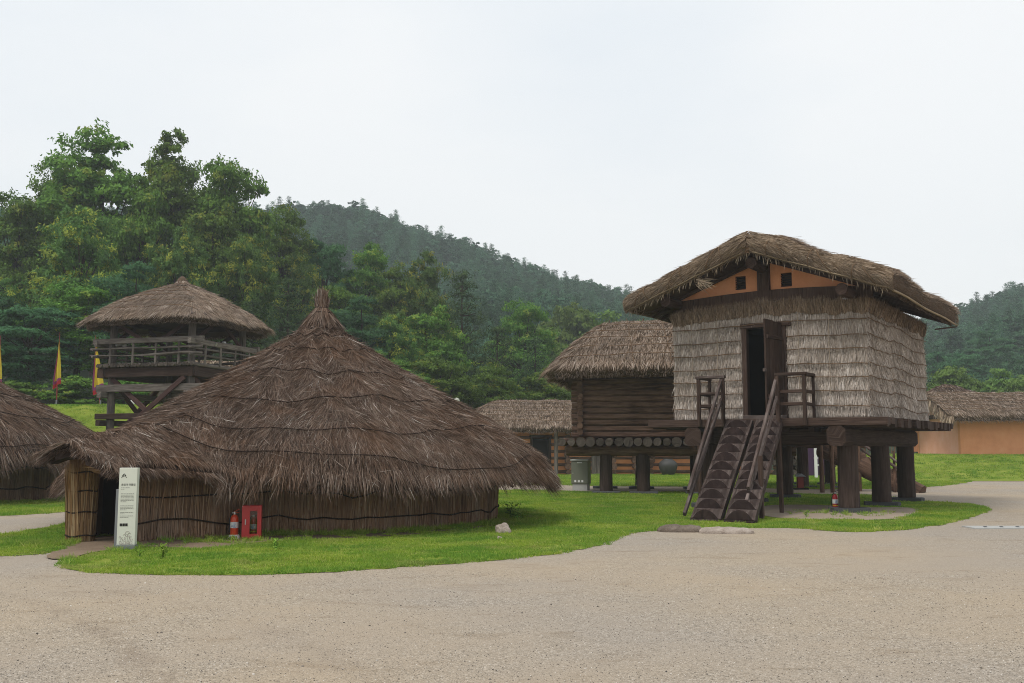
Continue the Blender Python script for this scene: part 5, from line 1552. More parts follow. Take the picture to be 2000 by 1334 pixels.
o = link('straw_cap', strand_mesh('straw_cap', out * rad[:, None] + np.stack([0 * a, 0 * a, 8.72 + .26 * h], 1), unit(out * .5 - np.array([0, 0, 1.0])), out, rng.uniform(.12, .25, m), .02, .01, 0), M['tan_straw'], tr_); o['kind'] = 'stuff'
MB().lathe([(.3, 8.6), (.25, 8.8), (.13, 8.95), (.05, 9.02)], 12).build('cap_core', M['tan_base'], tr_)

# floodlights clamped on the tower rail
def spot(px, py, Y, label, ang):
    c = at(px, py, Y)
    s_ = empty('floodlight', c, ang, label, 'lamp', 'floodlights on the watchtower rail')
    MB().box((0, .02, .0), (.15, .1, .2)).build('bracket', M['white'], s_)
    MB().tube([(-.05, -.05, 0), (-.2, -.12, -.04), (-.3, -.16, -.07)], [.05, .075, .085], 10).build('lamp_head', M['steel'], s_)
spot(243, 672, 41.0, 'white floodlight alone on the left rail of the watchtower', 0)
spot(407, 670, 40.9, 'white floodlight nearest the corner post on the right tower rail', 2.6)
spot(438, 672, 42.2, 'white floodlight farther along the right rail of the tower', 2.6)

# thatched shed behind the watchtower
sh = empty('thatched_shed', (at(455, 760, 47).x, 49.0, 0), .25, 'pale thatched shed standing behind the watchtower legs', 'shed')
z_r = at(500, 702, 48).z
for x in (-2.6, 2.6):
    for y in (-1.8, 1.8): MB().log((x, y, 0), (x, y, z_r - 1.4), .14, .12, 8, 3).build('post', M['log_dark'], sh)
for z in (2.3, 2.9, 3.4): MB().beam((-3, -1.85, z), (3, -1.85, z), .14, .2).build('beam', M['log_dark'], sh)
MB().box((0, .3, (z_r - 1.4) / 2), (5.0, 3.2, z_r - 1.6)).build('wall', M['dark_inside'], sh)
thatch_roof(sh, 3.9, 3.0, 2.6, z_r - 1.45, z_r, .3, 6000, M['gold_straw'], M['tan_base'], True, .15, 5, seed=81, wx=(.02, .04), ropes=False)

# ------------------------------------------------------------------ small things
def flag(px, Y, ytop, ybot_flag, tilt, label, w):
    base_z = float(bank_left(np.array([at(px, 790, Y).x]), np.array([Y]))[0])
    f = empty('flag', (at(px, 790, Y).x, Y, base_z), 0, label, 'flag', 'yellow flags on the grass bank')
    H = at(px, ytop, Y).z - base_z
    MB().tube([(0, 0, -.05), (tilt * .5, 0, H * .5), (tilt, 0, H)], [.035, .03, .012], 8).build('pole', M['pole_red'], f)
    MB().tube([(tilt * .0, 0, -.06), (0, 0, .35)], .045, 8).build('pole_socket', M['grey_metal'], f)
    z1 = H - .55; z0 = at(px, ybot_flag, Y).z - base_z
    def strip(name, a0, a1, b0, b1, mat):
        nu, nv = 8, 14
        V = []
        for j in range(nv + 1):
            t = b0 + (b1 - b0) * j / nv
            for i in range(nu + 1):
                s_ = a0 + (a1 - a0) * i / nu
                z = z1 + (z0 - z1) * t - .28 * s_ * t
                wd = w * (.12 + .88 * min(1, t * 1.25)) * (1 - .15 * t)
                V.append((tilt * (z / H) - wd * (s_ - .42), .12 * math.sin(s_ * 9 + t * 2.2) * (.3 + t), z + .03 * math.sin(s_ * 12)))
        link(name, np_mesh(name, V, grid_faces(nv + 1, nu + 1), smooth=True), mat, f)
    strip('flag_cloth', .0, .88, 0, .85, M['flag_yellow'])
    strip('flag_border', .0, 1.0, .851, .91, M['flag_purple'])
    strip('flag_fringe', .0, 1.0, .911, 1.0, M['flag_red'])
    strip('flag_edge', .881, 1.0, .0, .85, M['flag_purple'])
flag(110, 55.0, 648, 750, .0, 'yellow flag with red fringe on the bank, wholly in the open', .36)
flag(196, 55.5, 655, 762, -.45, 'yellow flag leaning on the bank beside the left tower post', .6)
flag(-6, 55.0, 655, 752, .0, 'yellow flag with red fringe cut off by the left picture edge', .36)

b = at(257, 793, 54.5); b.z = float(bank_left(np.array([b.x]), np.array([b.y]))[0])
o = MB().lathe([(.13, 0), (.16, .1), (.17, .34), (.12, .36), (.11, .1)], 12).build('white_bucket', M['white']); o.location = b
tag(o, 'small white bucket on the grass bank, seen through the tower legs', 'bucket')

gl = empty('globe_lamp', (at(892, 783, 55).x, 55, 0), 0, 'garden lamp with round white globe peeping over the hut roof', 'lamp')
zg = at(892, 783, 55).z
MB().tube([(0, 0, 0), (0, 0, zg - .16)], [.06, .045], 8).build('pole', M['grey_metal'], gl)
MB().lathe([(.02, zg - .17), (.12, zg - .13), (.17, zg), (.13, zg + .11), (.03, zg + .17)], 16).build('lamp_globe', M['globe'], gl)

# sign board
sg = empty('sign_board', gnd(247, 1074), .0, 'tall cream sign pillar with Korean text in front of the hut porch', 'sign')
sg.rotation_euler = (0, 0, R(7))
sw, sdp, sh_ = .275, .15, 1.3
MB().box((0, .0, .02), (sw + .02, .2, .13), 0, .004).build('plinth', M['grey_metal'], sg)
MB().box((0, 0, .085 + (sh_ - .085) / 2), (sw, sdp, sh_ - .085), 0, .006).build('sign_panel', M['cream'], sg)
MB().box((-sw / 2 - .045, .09, .48), (.05, .1, .95), 0, .004).build('side_fin', M['grey_metal'], sg)
def txt(body, x, z, size, mat, parent, y, name='lettering', rot=(R(90), 0, 0), align='LEFT'):
    cu = bpy.data.curves.new(name, 'FONT'); cu.body = body; cu.size = size; cu.extrude = .0008; cu.align_x = align
    o = bpy.data.objects.new(name, cu); COL.objects.link(o); o.parent = parent; o.location = (x, y, z); o.rotation_euler = rot
    cu.materials.append(mat)
    bpy.context.view_layer.update()
    me = bpy.data.meshes.new_from_object(o.evaluated_get(bpy.context.evaluated_depsgraph_get()))
    bpy.data.objects.remove(o)
    o = link(name, me, mat, parent); o.location = (x, y, z); o.rotation_euler = rot; return o
fy_ = -sdp / 2 - .0015
lx = -sw / 2 + .035
mb = MB()
for a, b in (((0, 0), (.022, .035)), ((.022, .035), (.04, .05)), ((.04, .05), (.058, .035)), ((.058, .035), (.08, 0)), ((.03, .018), (.03, .03)), ((.05, .018), (.05, .03)), ((.012, .035), (.04, .068)), ((.04, .068), (.068, .035))):
    mb.beam((lx + a[0], fy_, 1.14 + a[1]), (lx + b[0], fy_, 1.14 + b[1]), .008, .002, (0, -1, 0), .0005)
mb.build('emblem', M['ink'], sg)
txt('움집과 귀틀집', lx, 1.02, .038, M['ink'], sg, fy_)
mb = MB()
def lines(z0, n, dz, w=.2, x0=lx):
    z = z0
    for i in range(n):
        x = x0; end = x0 + (w if i < n - 1 else w * random.uniform(.3, .8))
        while x < end:
            l_ = random.uniform(.012, .035); mb.beam((x, fy_, z), (min(x + l_, end), fy_, z), .007, .001, (0, -1, 0), .0002); x += l_ + .006
        z -= dz
lines(.985, 2, .022, .13); lines(.89, 7, .021); lines(.70, 4, .021); lines(.595, 2, .021); lines(.54, 2, .021)
o = mb.build('small_print', M['ink_grey'], sg); o['kind'] = 'stuff'
for i in range(3):
    MB().box((lx + .02 + i * .042, fy_, .40), (.037, .002, .045), 0, .0003).build('pictogram', M['ink'], sg)
mb = MB()
for i, (x, z, r_) in enumerate(((-.08, .12, .035), (-.05, .18, .04), (-.03, .1, .05), (.0, .22, .045), (.03, .26, .05), (.06, .24, .04), (.08, .19, .035), (.03, .12, .03), (.07, .11, .04), (-.09, .2, .02))):
    pts = [(x + r_ * (t / 11) * math.cos(t * .55 + i), fy_, z + r_ * (t / 11) * math.sin(t * .55 + i) + (11 - t) * .002) for t in range(12)]
    mb.tube(pts, .0035, 4)
    mb.tube([(x * .6, fy_, .085 + .002 * i), (x * .8, fy_, (z + .085) / 2), (x, fy_, z)], .003, 4)
o = mb.build('swirl_pattern', M['ink_pale'], sg); o['kind'] = 'stuff'

# fire extinguishers
def extinguisher(loc, rz, sc, label, body, base_mat, label_mat, band, text, lever):
    e = empty('fire_extinguisher', loc, rz, label, 'fire extinguisher')
    e.scale = (sc, sc, sc); r_ = .075
    z0 = 0.0
    if base_mat is not None:
        MB().lathe([(.115, 0), (.12, .02), (.1, .075), (.085, .085), (.05, .085)], 20).build('base', base_mat, e)
        if text: txt('소화기', 0, .022, .055, M['white'] if base_mat is M['pink'] else M['ink'], e, -.121, align='CENTER', rot=(R(78), 0, 0))
        z0 = .06
    MB().lathe([(r_ * .9, z0), (r_, z0 + .02), (r_, z0 + .31), (r_ * .93, z0 + .345), (r_ * .72, z0 + .375), (r_ * .35, z0 + .395), (.02, z0 + .4)], 24).build('body', body, e)
    MB().lathe([(r_ + .0015, z0 + .15), (r_ + .002, z0 + .152), (r_ + .002, z0 + .258), (r_ + .0015, z0 + .26)], 24).build('label_wrap', label_mat, e)
    if band: MB().lathe([(r_ + .0015, z0 + .09), (r_ + .002, z0 + .091), (r_ + .002, z0 + .112), (r_ + .0015, z0 + .113)], 24).build('band', M['yellow'], e)
    mb = MB()
    for i in range(5): mb.box((random.uniform(-.02, .02), -r_ - .0035, z0 + .165 + i * .02), (random.uniform(.04, .08), .002, .008), 0, .0004)
    o = mb.build('label_print', M['red'] if label_mat is not M['white'] else M['blue_ink'], e); o['kind'] = 'stuff'
    MB().lathe([(.022, z0 + .395), (.022, z0 + .43), (.018, z0 + .45)], 12).build('valve', M['steel'], e)
    MB().tube([(-.035, -.025, z0 + .43), (-.01, -.03, z0 + .43)], .018, 10).build('gauge', M['steel'], e)
    MB().beam((-.01, 0, z0 + .45), (.09, 0, z0 + .5), .018, .012).build('lever', lever, e)
    MB().beam((.0, 0, z0 + .432), (.085, 0, z0 + .432), .018, .01).build('handle', lever, e)
    MB().tube([(-.02, 0, z0 + .42), (-.07, 0, z0 + .4), (-.095, .01, z0 + .3), (-.095, .01, z0 + .12), (-.09, .0, z0 + .07)], .01, 8).build('hose', M['black'], e)
    return e
extinguisher(gnd(457, 1053, .0), .1, .95, 'orange-red fire extinguisher standing left of the red cabinet', M['orange_red'], M['white'], M['white'], False, True, M['orange_red'])
cab_p = gnd(488, 1054)
extinguisher(cab_p + Vector((.03, .13, .05)), 0, .84, 'dark red fire extinguisher inside the red cabinet', M['crimson'], None, M['white'], True, False, M['black'])
cb = empty('extinguisher_cabinet', cab_p + Vector((0, .12, 0)), R(10), 'red metal fire cabinet with a window, against the hut wall', 'cabinet')
cw, cd, chh = .335, .22, .6
MB().box((0, cd / 2 - .01, chh / 2), (cw, .02, chh)).build('back_panel', M['red'], cb)
for sx in (-1, 1): MB().box((sx * (cw / 2 - .01), -.005, chh / 2), (.02, cd - .03, chh - .004)).build('side_panel', M['red'], cb)
MB().box((0, -.005, chh - .011), (cw - .042, cd - .035, .02)).build('top_panel', M['red'], cb)
MB().box((0, -.005, .03), (cw - .042, cd - .035, .04)).build('bottom_panel', M['red'], cb)
dr = bpy.data.objects.new('door', None); dr.parent = cb; COL.objects.link(dr)
yd = -cd / 2
MB().box((-.1, yd, chh / 2), (.135, .02, chh)).build('door_frame', M['red'], dr)
MB().box((.1325, yd, chh / 2), (.07, .02, chh)).build('door_frame', M['red'], dr)
MB().box((.0325, yd, chh - .05), (.128, .02, .1)).build('door_frame', M['red'], dr)
MB().box((.0325, yd, .05), (.128, .02, .1)).build('door_frame', M['red'], dr)
MB().box((.0325, yd + .012, chh / 2), (.14, .003, .42)).build('pane', M['glass'], dr)
MB().box((-.105, yd - .016, .31), (.018, .018, .1), 0, .004).build('handle', M['steel'], dr)
extinguisher(gnd(1632, 999), .1, .97, 'red fire extinguisher on a pink base beside the front pillar', M['crimson'], M['pink'], M['white'], True, True, M['black'])
fc = gnd(1563, 956)
fx = empty('fire_box', fc, 0, 'dark red hooded fire box in the shade by the rear pillar', 'cabinet')
MB().box((0, 0, .28), (.22, .22, .46), 0, .01).build('box_body', M['pole_red'], fx)
MB().box((0, 0, .03), (.55, .45, .07), 0, .01).build('base', M['dark_inside'], fx)
mb = MB(); mb.prism([(-.2, .51), (.2, .51), (0, .64)], (0, -.2, 0), (1, 0, 0), (0, 0, 1), (0, 1, 0), .4).build('hood', M['grey_metal'], fx)

# grey utility cabinet
ub = gnd(1132, 958)
uc = empty('utility_cabinet', ub, R(-16), 'olive grey metal utility cabinet with three white stickers on the lawn', 'cabinet')
MB().box((0, .3, .12), (.58, .5, .28), 0, .01).build('plinth', M['concrete'], uc)
MB().box((0, .3, .69), (.66, .56, .88), 0, .012).build('cabinet_body', M['olive_metal'], uc)
MB().box((0, .3, 1.165), (.72, .64, .06), 0, .015).build('lid', M['concrete'], uc)
dd = MB().box((0, .013, .69), (.6, .012, .82), 0, .004).build('door', M['olive_metal'], uc)
MB().box((-.26, .003, .66), (.025, .012, .05), 0, .003).build('handle', M['steel'], dd)
for x in (-.17, -.03, .11): MB().box((x, .0055, .36), (.075, .003, .085), 0, .0005).build('sticker', M['white'], uc)
MB().box((.0, .0055, 1.07), (.2, .003, .035), 0, .0005).build('sticker', M['white'], uc)

# purple notice board with white posts, wood pile behind
pb = empty('notice_board', gnd(1602, 934), 0, 'purple notice board between white posts, seen under the straw-walled house', 'sign')
pw = 44 / FPX * pb.location.y
MB().box((0, 0, 1.25), (pw, .08, 2.2), 0, .01).build('board', M['purple'], pb)
for px in (1564, 1593): MB().box((at(px, 930, pb.location.y).x - pb.location.x, -.12, 1.2), (.16, .08, 2.4), 0, .01).build('post', M['white'], pb)
mb = MB()
for x, z, w_ in ((-.28, 1.13, .1), (-.14, 1.13, .1), (-.28, 1.07, .1), (-.14, 1.07, .1), (-.25, .72, .12), (-.1, .72, .12)): mb.box((x, -.043, z), (w_, .003, .05 if z > 1 else .09), 0, .0005)
mb.build('lettering', M['white'], pb)
wp = empty('wood_pile', gnd(1551, 929), 0, 'stack of sawn firewood logs under the straw-walled house', 'wood pile')
for i in range(6):
    for k in range(7):
        r_ = random.uniform(.13, .2)
        x = -1.2 + k * .38 + (.19 if i % 2 else 0); z = .17 + i * .31
        MB().log((x, -.3 + random.uniform(-.08, .08), z), (x, .6, z), r_, r_, 9, 1, .12, capmi=1).build('firewood', [M['log_dark'], M['log_end']], wp)
fen = empty('stick_fence', gnd(1640, 927), 0, 'rough brushwood fence in the shade behind the purple board', 'fence')
for k in range(34):
    x = -2.6 + k * .2 + random.uniform(-.07, .07)
    MB().log((x, random.uniform(-.1, .1), 0), (x + random.uniform(-.3, .3), random.uniform(-.1, .1), random.uniform(1.6, 2.4)), .05, .03, 6, 4, .5).build('stick', M['log_dark'], fen)

# rock on the lawn, leaning plank in the porch, drain cover
def rock(px, py, w, h, mat, label, seed):
    c = gnd(px, py); bm = bmesh.new(); bmesh.ops.create_icosphere(bm, subdivisions=3, radius=1)
    for v in bm.verts:
        k = 1 + .35 * noise.noise(v.co * 1.1 + Vector((seed, 0, 0))) + .12 * noise.noise(v.co * 3 + Vector((0, seed, 0)))
        v.co = Vector((v.co.x * w * k, v.co.y * w * .8 * k, max(-.1, v.co.z * h * k)))
    me = bpy.data.meshes.new('rock'); bm.to_mesh(me); bm.free()
    o = link('rock', me, mat); o.location = c + Vector((0, w * .6, h * .3)); return tag(o, label, 'rock')
rock(983, 1043, .15, .16, M['stone_pale'], 'pale angular rock on the grass right of the big hut', 3)
rock(975, 1053, .05, .04, M['stone_pale'], 'small pebble-sized rock just below the pale angular rock', 9)
pl = gnd(212, 1066); pl.z = .0
o = MB().beam((0, 0, -.08), (.12, .42, .78), .085, .035, (0, -1, 0), .005).build('leaning_plank', M['mud'] if False else M['wood_red']); o.location = pl + Vector((.0, .2, 0))
tag(o, 'red-brown plank leaning inside the dark hut doorway', 'plank')
d0, d1 = gnd(1890, 1031), gnd(2060, 1031)
dc = empty('drain_cover', ((d0.x + d1.x) / 2, d0.y, 0), 0, 'pale concrete drain cover with dark slots on the gravel at right', 'drain cover')
dw = d1.x - d0.x
MB().box((0, 0, .008), (dw, .55, .03), 0, .005).build('slab', M['concrete'], dc)
for i in range(7):
    mb = MB(); x = -dw / 2 + .35 + i * .33
    mb.prism([(x - .08, -.14), (x - .01, -.14), (x + .1, .14), (x + .03, .14)], (0, 0, .0235), (1, 0, 0), (0, 1, 0), (0, 0, 1), .002).build('slot', M['black'], dc)

# ------------------------------------------------------------------ trees
def leaf_mesh(name, C, N, size, aspect, tint, tip=None, bend=.25):
    n = len(C)
    t = rng.normal(0, 1, (n, 3)); U = unit(np.cross(N, t)); Vv = np.cross(N, U)
    size = np.broadcast_to(size, n)[:, None]; aspect = np.broadcast_to(aspect, n)[:, None]
    a = U * size; b = Vv * size * aspect
    V = np.empty((n, 4, 3))
    V[:, 0] = C - a; V[:, 1] = C - b - N * size * bend; V[:, 2] = C + a; V[:, 3] = C + b - N * size * bend
    q_ = (np.arange(n) * 4)[:, None] + np.array([[0, 1, 2, 3]])
    at_ = {'rnd': np.repeat(tint, 4)}
    if tip is not None: at_['tip'] = np.repeat(tip, 4)
    return np_mesh(name, V.reshape(-1, 3), q_, None, at_)

def sphere_dirs(n):
    v = rng.normal(0, 1, (n, 3)); return unit(v)

def trunk_mesh(name, H, r0, limbs, lean=(0, 0)):
    mb = MB()
    pts = [Vector((lean[0] * f + .12 * noise.noise((f * 3, H, 0)) * H * .1, lean[1] * f, H * f - .3)) for f in np.linspace(0, 1, 8)]
    mb.tube(pts, [r0 * (1.25 if i == 0 else 1) * (1 - .85 * i / 7) for i in range(8)], 8)
    for z, tgt in limbs:
        k = min(6, max(0, int(z / H * 7))); p0 = pts[k].lerp(pts[k + 1], .5)
        tgt = Vector(tgt); mid = p0.lerp(tgt, .55) + Vector((0, 0, -.06 * (tgt - p0).length))
        mb.tube([p0, mid, tgt], [r0 * .35, r0 * .22, r0 * .06], 6)
    return mb.mesh(name)

def broadleaf(name, H, CW, nl, subs, per, leaf, mat, tipamt, seed, base=.28, flat=1.0, asp=.55, lobe=(.16, .27), up=.5):
    global rng
    cz = H * (base + 1) / 2; rz_ = H * (1 - base) / 2
    d = sphere_dirs(nl); rr = rng.uniform(.25, 1.0, nl) ** .6
    wob = np.array([1 + .3 * noise.noise((v[0] * 1.3, v[1] * 1.3, v[2] * 1.3 + seed)) for v in d])
    c = d * (rr * wob)[:, None] * np.array([CW / 2 * .86, CW / 2 * .86, rz_ * .88]) + np.array([0, 0, cz])
    taper = 1 - .28 * np.clip((c[:, 2] - cz) / rz_, 0, 1)
    c[:, :2] *= taper[:, None]
    lr = rng.uniform(*lobe, nl) * CW
    li = np.repeat(np.arange(nl), subs)
    sdv = sphere_dirs(len(li)); sdv[:, 2] = np.abs(sdv[:, 2]) * .9 - .25 * rng.random(len(li)); sdv = unit(sdv)
    sc = c[li] + sdv * (lr[li] * rng.uniform(.6, 1.05, len(li)))[:, None] * np.array([1, 1, .72 * flat])
    si = np.repeat(np.arange(len(li)), per)
    C = sc[si] + rng.normal(0, 1, (len(si), 3)) * (lr[li][si] * .17)[:, None] * np.array([1, 1, .55 * flat])
    N = unit(unit(C - c[li[si]]) * .7 + np.array([0, 0, up]) + rng.normal(0, .5, C.shape))
    h = (C[:, 2] - H * base) / (H * (1 - base))
    subr = rng.random(len(li))
    tint = np.clip(.15 + .35 * rng.random(len(C)) + .3 * subr[si] + .12 * (np.repeat(rng.random(nl), subs)[si]), 0, 1)
    tip = np.where((subr[si] > 1 - tipamt) & (sdv[si][:, 2] > .15), rng.uniform(.35, 1, len(C)), 0.0) if tipamt else 0 * tint
    me = leaf_mesh(name, C, N, rng.uniform(.7, 1.25, len(C)) * leaf, asp, tint, tip)
    me.materials.append(mat)
    limbs = [(max(.15, .25 + .5 * (p[2] / H - base)) * H, p) for p in c[::2]]
    tm = trunk_mesh(name + '_trunk', H * .86, H * .018 + .06, limbs); tm.materials.append(M['bark'])
    return me, tm, float(np.percentile(C[:, 2], 99.7)) / .965, 2 * float(np.percentile(np.hypot(C[:, 0], C[:, 1]), 98))

def pine(name, H, CW, mat, seed, levels=13, base=.22, conic=.8, leaf=.2, per=30):
    Cs, Ns, Ts, limbs = [], [], [], []
    for k in range(levels):
        f = k / (levels - 1); z = H * (base + (1 - base) * f * .97)
        reach = CW / 2 * (1 - f) ** conic * rng.uniform(.75, 1.12) + .25
        nb = max(3, int(7 - 3 * f)); a0 = rng.uniform(0, 6.3)
        for b in range(nb):
            a = a0 + 2 * math.pi * b / nb + rng.normal(0, .25); rl = reach * rng.uniform(.65, 1.1)
            tipz = z + rl * rng.uniform(.05, .35)
            tgt = np.array([math.cos(a) * rl, math.sin(a) * rl, tipz]); limbs.append((z, tgt * [.9, .9, 1]))
            pads = max(2, int(rl / .55))
            for j in range(pads):
                g_ = (j + 1) / pads; pc = np.array([tgt[0] * g_, tgt[1] * g_, z + (tipz - z) * g_ + .1]) + rng.normal(0, .16, 3)
                m = per; pr = .34 + .16 * rng.random() + .1 * (1 - f)
                off = rng.normal(0, 1, (m, 3)) * np.array([pr, pr, pr * .34])
                Cs.append(pc + off); Ns.append(unit(np.array([0, 0, .75]) + off * .8 + rng.normal(0, .5, (m, 3)))); Ts.append(np.clip(.2 + .45 * rng.random(m) + .5 * off[:, 2] / pr + .2 * rng.random(), 0, 1))
    C, N, T = np.concatenate(Cs), np.concatenate(Ns), np.concatenate(Ts)
    me = leaf_mesh(name, C, N, rng.uniform(.7, 1.3, len(C)) * leaf, .22, T, 0 * T, .1)
    me.materials.append(mat)
    tm = trunk_mesh(name + '_trunk', H * .98, H * .014 + .06, [(z, t) for z, t in limbs[::2]]); tm.materials.append(M['bark'])
    return me, tm, float(np.percentile(C[:, 2], 99.8)) / .965, 2 * float(np.percentile(np.hypot(C[:, 0], C[:, 1]), 97))

KIND = {
 'oak': [broadleaf('oak_crown', 16, 10, 68, 14, 28, .17, M['oak'], .14, s, base=.2, lobe=(.1, .19)) for s in (1, 2, 3)],
 'chestnut': [broadleaf('chestnut_crown', 12, 9, 58, 13, 27, .18, M['chestnut'], .32, s, base=.14, asp=.36, lobe=(.1, .19)) for s in (4, 5)],
 'locust': [broadleaf('locust_crown', 12, 9, 46, 15, 26, .22, M['locust'], 0, s, base=.12, flat=.55, asp=.3, up=.9, lobe=(.12, .22)) for s in (6, 7)],
 'pine': [pine('pine_crown', 14, 9, M['pine'], s) for s in (8, 9)],
 'light': [broadleaf('pale_crown', 10, 9, 34, 13, 24, .24, M['light_leaf'], 0, s, base=.1, flat=.75) for s in (10, 11)],
 'bush': [broadleaf('bush_crown', 5, 6, 24, 12, 22, .19, M['oak'], .12, s, base=.02, flat=.8) for s in (12, 13)],
}
KNAME = {'oak': ('oak_tree', 'tree'), 'chestnut': ('chestnut_tree', 'tree'), 'locust': ('locust_tree', 'tree'), 'pine': ('pine_tree', 'pine'), 'light': ('leafy_tree', 'tree'), 'bush': ('bush', 'bush')}
tcount = {}
def tree(kind, px, ytop, wpx, Y, label, sink=0.0):
    i = tcount.get(kind, 0); tcount[kind] = i + 1
    cm, tm, H, CW = KIND[kind][i % len(KIND[kind])]
    x = at(px, 700, Y).x; zt = at(px, ytop, Y).z
    zb = float(terrain(np.array([x]), np.array([Y]))[0]) if Y > 58 else 0.0
    if Y < 64 and x < -10: zb = float(bank_left(np.array([x]), np.array([Y]))[0])
    zb -= sink
    h = max(zt - zb, 1.5); w = wpx / FPX * Y
    nm, cat = KNAME[kind]
    t = empty(nm, (x, Y, zb), random.uniform(0, 6.28), label, cat, 'forest edge behind the village')
    sx = w / CW * 1.02; sz = h / (H * .965)
    t.scale = (sx, sx, sz)
    link('trunk', tm, None, t); link('crown', cm, None, t)
    return t
TREES = [
 ('oak', 186, 262, 255, 84, 'tallest forest tree, broad dark crown with a pointed top, left of the sky notch'),
 ('oak', 340, 272, 215, 85, 'tall forest tree with narrow twin-humped top, right of the sky notch'),
 ('oak', 438, 320, 190, 83, 'tall dark tree sloping down towards the hazy hill, third of the tall crowns'),
 ('oak', 105, 318, 150, 88, 'dark tall tree shouldering the tallest crown on its left'),
 ('oak', 262, 345, 150, 80, 'bushy tree filling below the sky notch between the tall crowns'),
 ('oak', 20, 385, 170, 82, 'mid green tree at the top left picture edge'),
 ('chestnut', 152, 405, 205, 71, 'yellow-flecked tree in front of the tallest forest tree'),
 ('chestnut', 345, 448, 150, 73, 'yellow-flowering tree above the left half of the tower roof'),
 ('chestnut', 478, 470, 150, 75, 'bright yellow green tree above the right end of the tower roof'),
 ('oak', 548, 412, 160, 92, 'dark cone-shaped tree standing before the hazy hill, right of the tall crowns'),
 ('oak', 410, 400, 170, 79, 'deep green tree directly under the third tall crown'),
 ('locust', 260, 520, 190, 67, 'blue green feathery tree just left above the tower roof'),
 ('locust', 60, 600, 230, 63, 'large blue green feathery tree behind the middle flag'),
 ('oak', 150, 560, 200, 66, 'very dark tree filling behind the flag with open poles'),
 ('locust', -40, 560, 160, 66, 'feathery tree cut by the left picture edge above the reed hut'),
 ('chestnut', 5, 545, 110, 68, 'yellow-tipped tree cut by the left picture edge'),
 ('oak', 330, 600, 210, 66, 'dark tree seen through the open watchtower'),
 ('pine', 560, 545, 180, 69, 'layered dark pine right behind the tip of the tower roof'),
 ('pine', 490, 590, 170, 66, 'low dark pine behind the right tower post'),
 ('locust', 630, 470, 140, 94, 'blue green tree against the foot of the hazy hill'),
 ('chestnut', 590, 500, 110, 86, 'small yellowish tree left above the straw finial of the big hut'),
 ('oak', 712, 476, 135, 95, 'dark round tree above and right of the straw finial'),
 ('locust', 705, 585, 165, 74, 'bright feathery tree immediately right of the straw finial'),
 ('oak', 660, 560, 140, 80, 'dark tree behind the straw finial'),
 ('oak', 780, 520, 130, 92, 'dark tree with ragged top left of the yellowish forest crown'),
 ('chestnut', 832, 496, 125, 93, 'yellowish crown rising highest left of the big pine'),
 ('chestnut', 765, 620, 120, 74, 'yellow-tipped tree above the right slope of the hut roof'),
 ('oak', 838, 600, 150, 79, 'mid green tree between hut roof and big pine'),
 ('pine', 902, 532, 205, 84, 'big spreading pine left of the gap with the pale trees'),
 ('pine', 972, 640, 150, 76, 'darker pine right of the big spreading pine, nearer the long house'),
 ('oak', 1022, 592, 130, 98, 'dark tree between the pines and the pale green trees'),
 ('pine', 1045, 660, 140, 82, 'pine with bare stem left of the log storehouse roof'),
 ('light', 1105, 600, 150, 128, 'pale green tree left above the log storehouse roof'),
 ('light', 1190, 612, 150, 124, 'pale green tree directly above the log storehouse roof'),
 ('light', 1265, 630, 150, 128, 'pale green tree at the eave tip of the straw-walled house'),
 ('light', 1060, 640, 130, 112, 'pale green tree between dark pine and storehouse roof tip'),
 ('oak', 1110, 680, 110, 96, 'dark tree behind the left tip of the storehouse roof'),
 ('oak', 760, 690, 150, 66, 'dark undergrowth tree along the lower right slope of the hut roof'),
 ('oak', 860, 700, 150, 68, 'dark undergrowth tree left of the globe lamp'),
 ('oak', 960, 715, 150, 72, 'dark tree over the left end of the long thatched house'),
 ('oak', 1070, 720, 150, 75, 'dark tree over the middle of the long thatched house'),
 ('light', 1865, 718, 120, 96, 'rounded pale green tree touching the right wall of the straw house'),
 ('light', 1945, 722, 110, 98, 'rounded pale green tree above the small brown thatch peak'),
 ('light', 2010, 735, 110, 92, 'pale yellow green tree at the right picture edge'),
 ('locust', 1830, 690, 100, 140, 'blue green tree half hidden by the straw house at right'),
 ('locust', 1935, 648, 110, 150, 'tall slim grey green tree on the lower right hillside'),
 ('locust', 1885, 690, 100, 132, 'blue green tree left of the tall slim hillside tree'),
 ('locust', 2010, 680, 100, 138, 'blue green tree on the hillside at the right picture edge'),
 ('bush', 40, 745, 130, 59, 'dark bush at the foot of the trees left of the flag'),
 ('bush', 150, 735, 140, 59.5, 'dark bush on the bank right behind the left flag pole'),
 ('bush', 245, 740, 130, 59.5, 'dark bush behind the white bucket on the bank'),
 ('bush', 330, 745, 130, 60, 'dark bush behind the X braces of the tower'),
 ('bush', 600, 700, 170, 62, 'dark bush showing left of the hut roof slope'),
 ('bush', 700, 720, 160, 62, 'dark bush behind the upper right hut roof slope'),
]
for args in TREES: tree(*args)

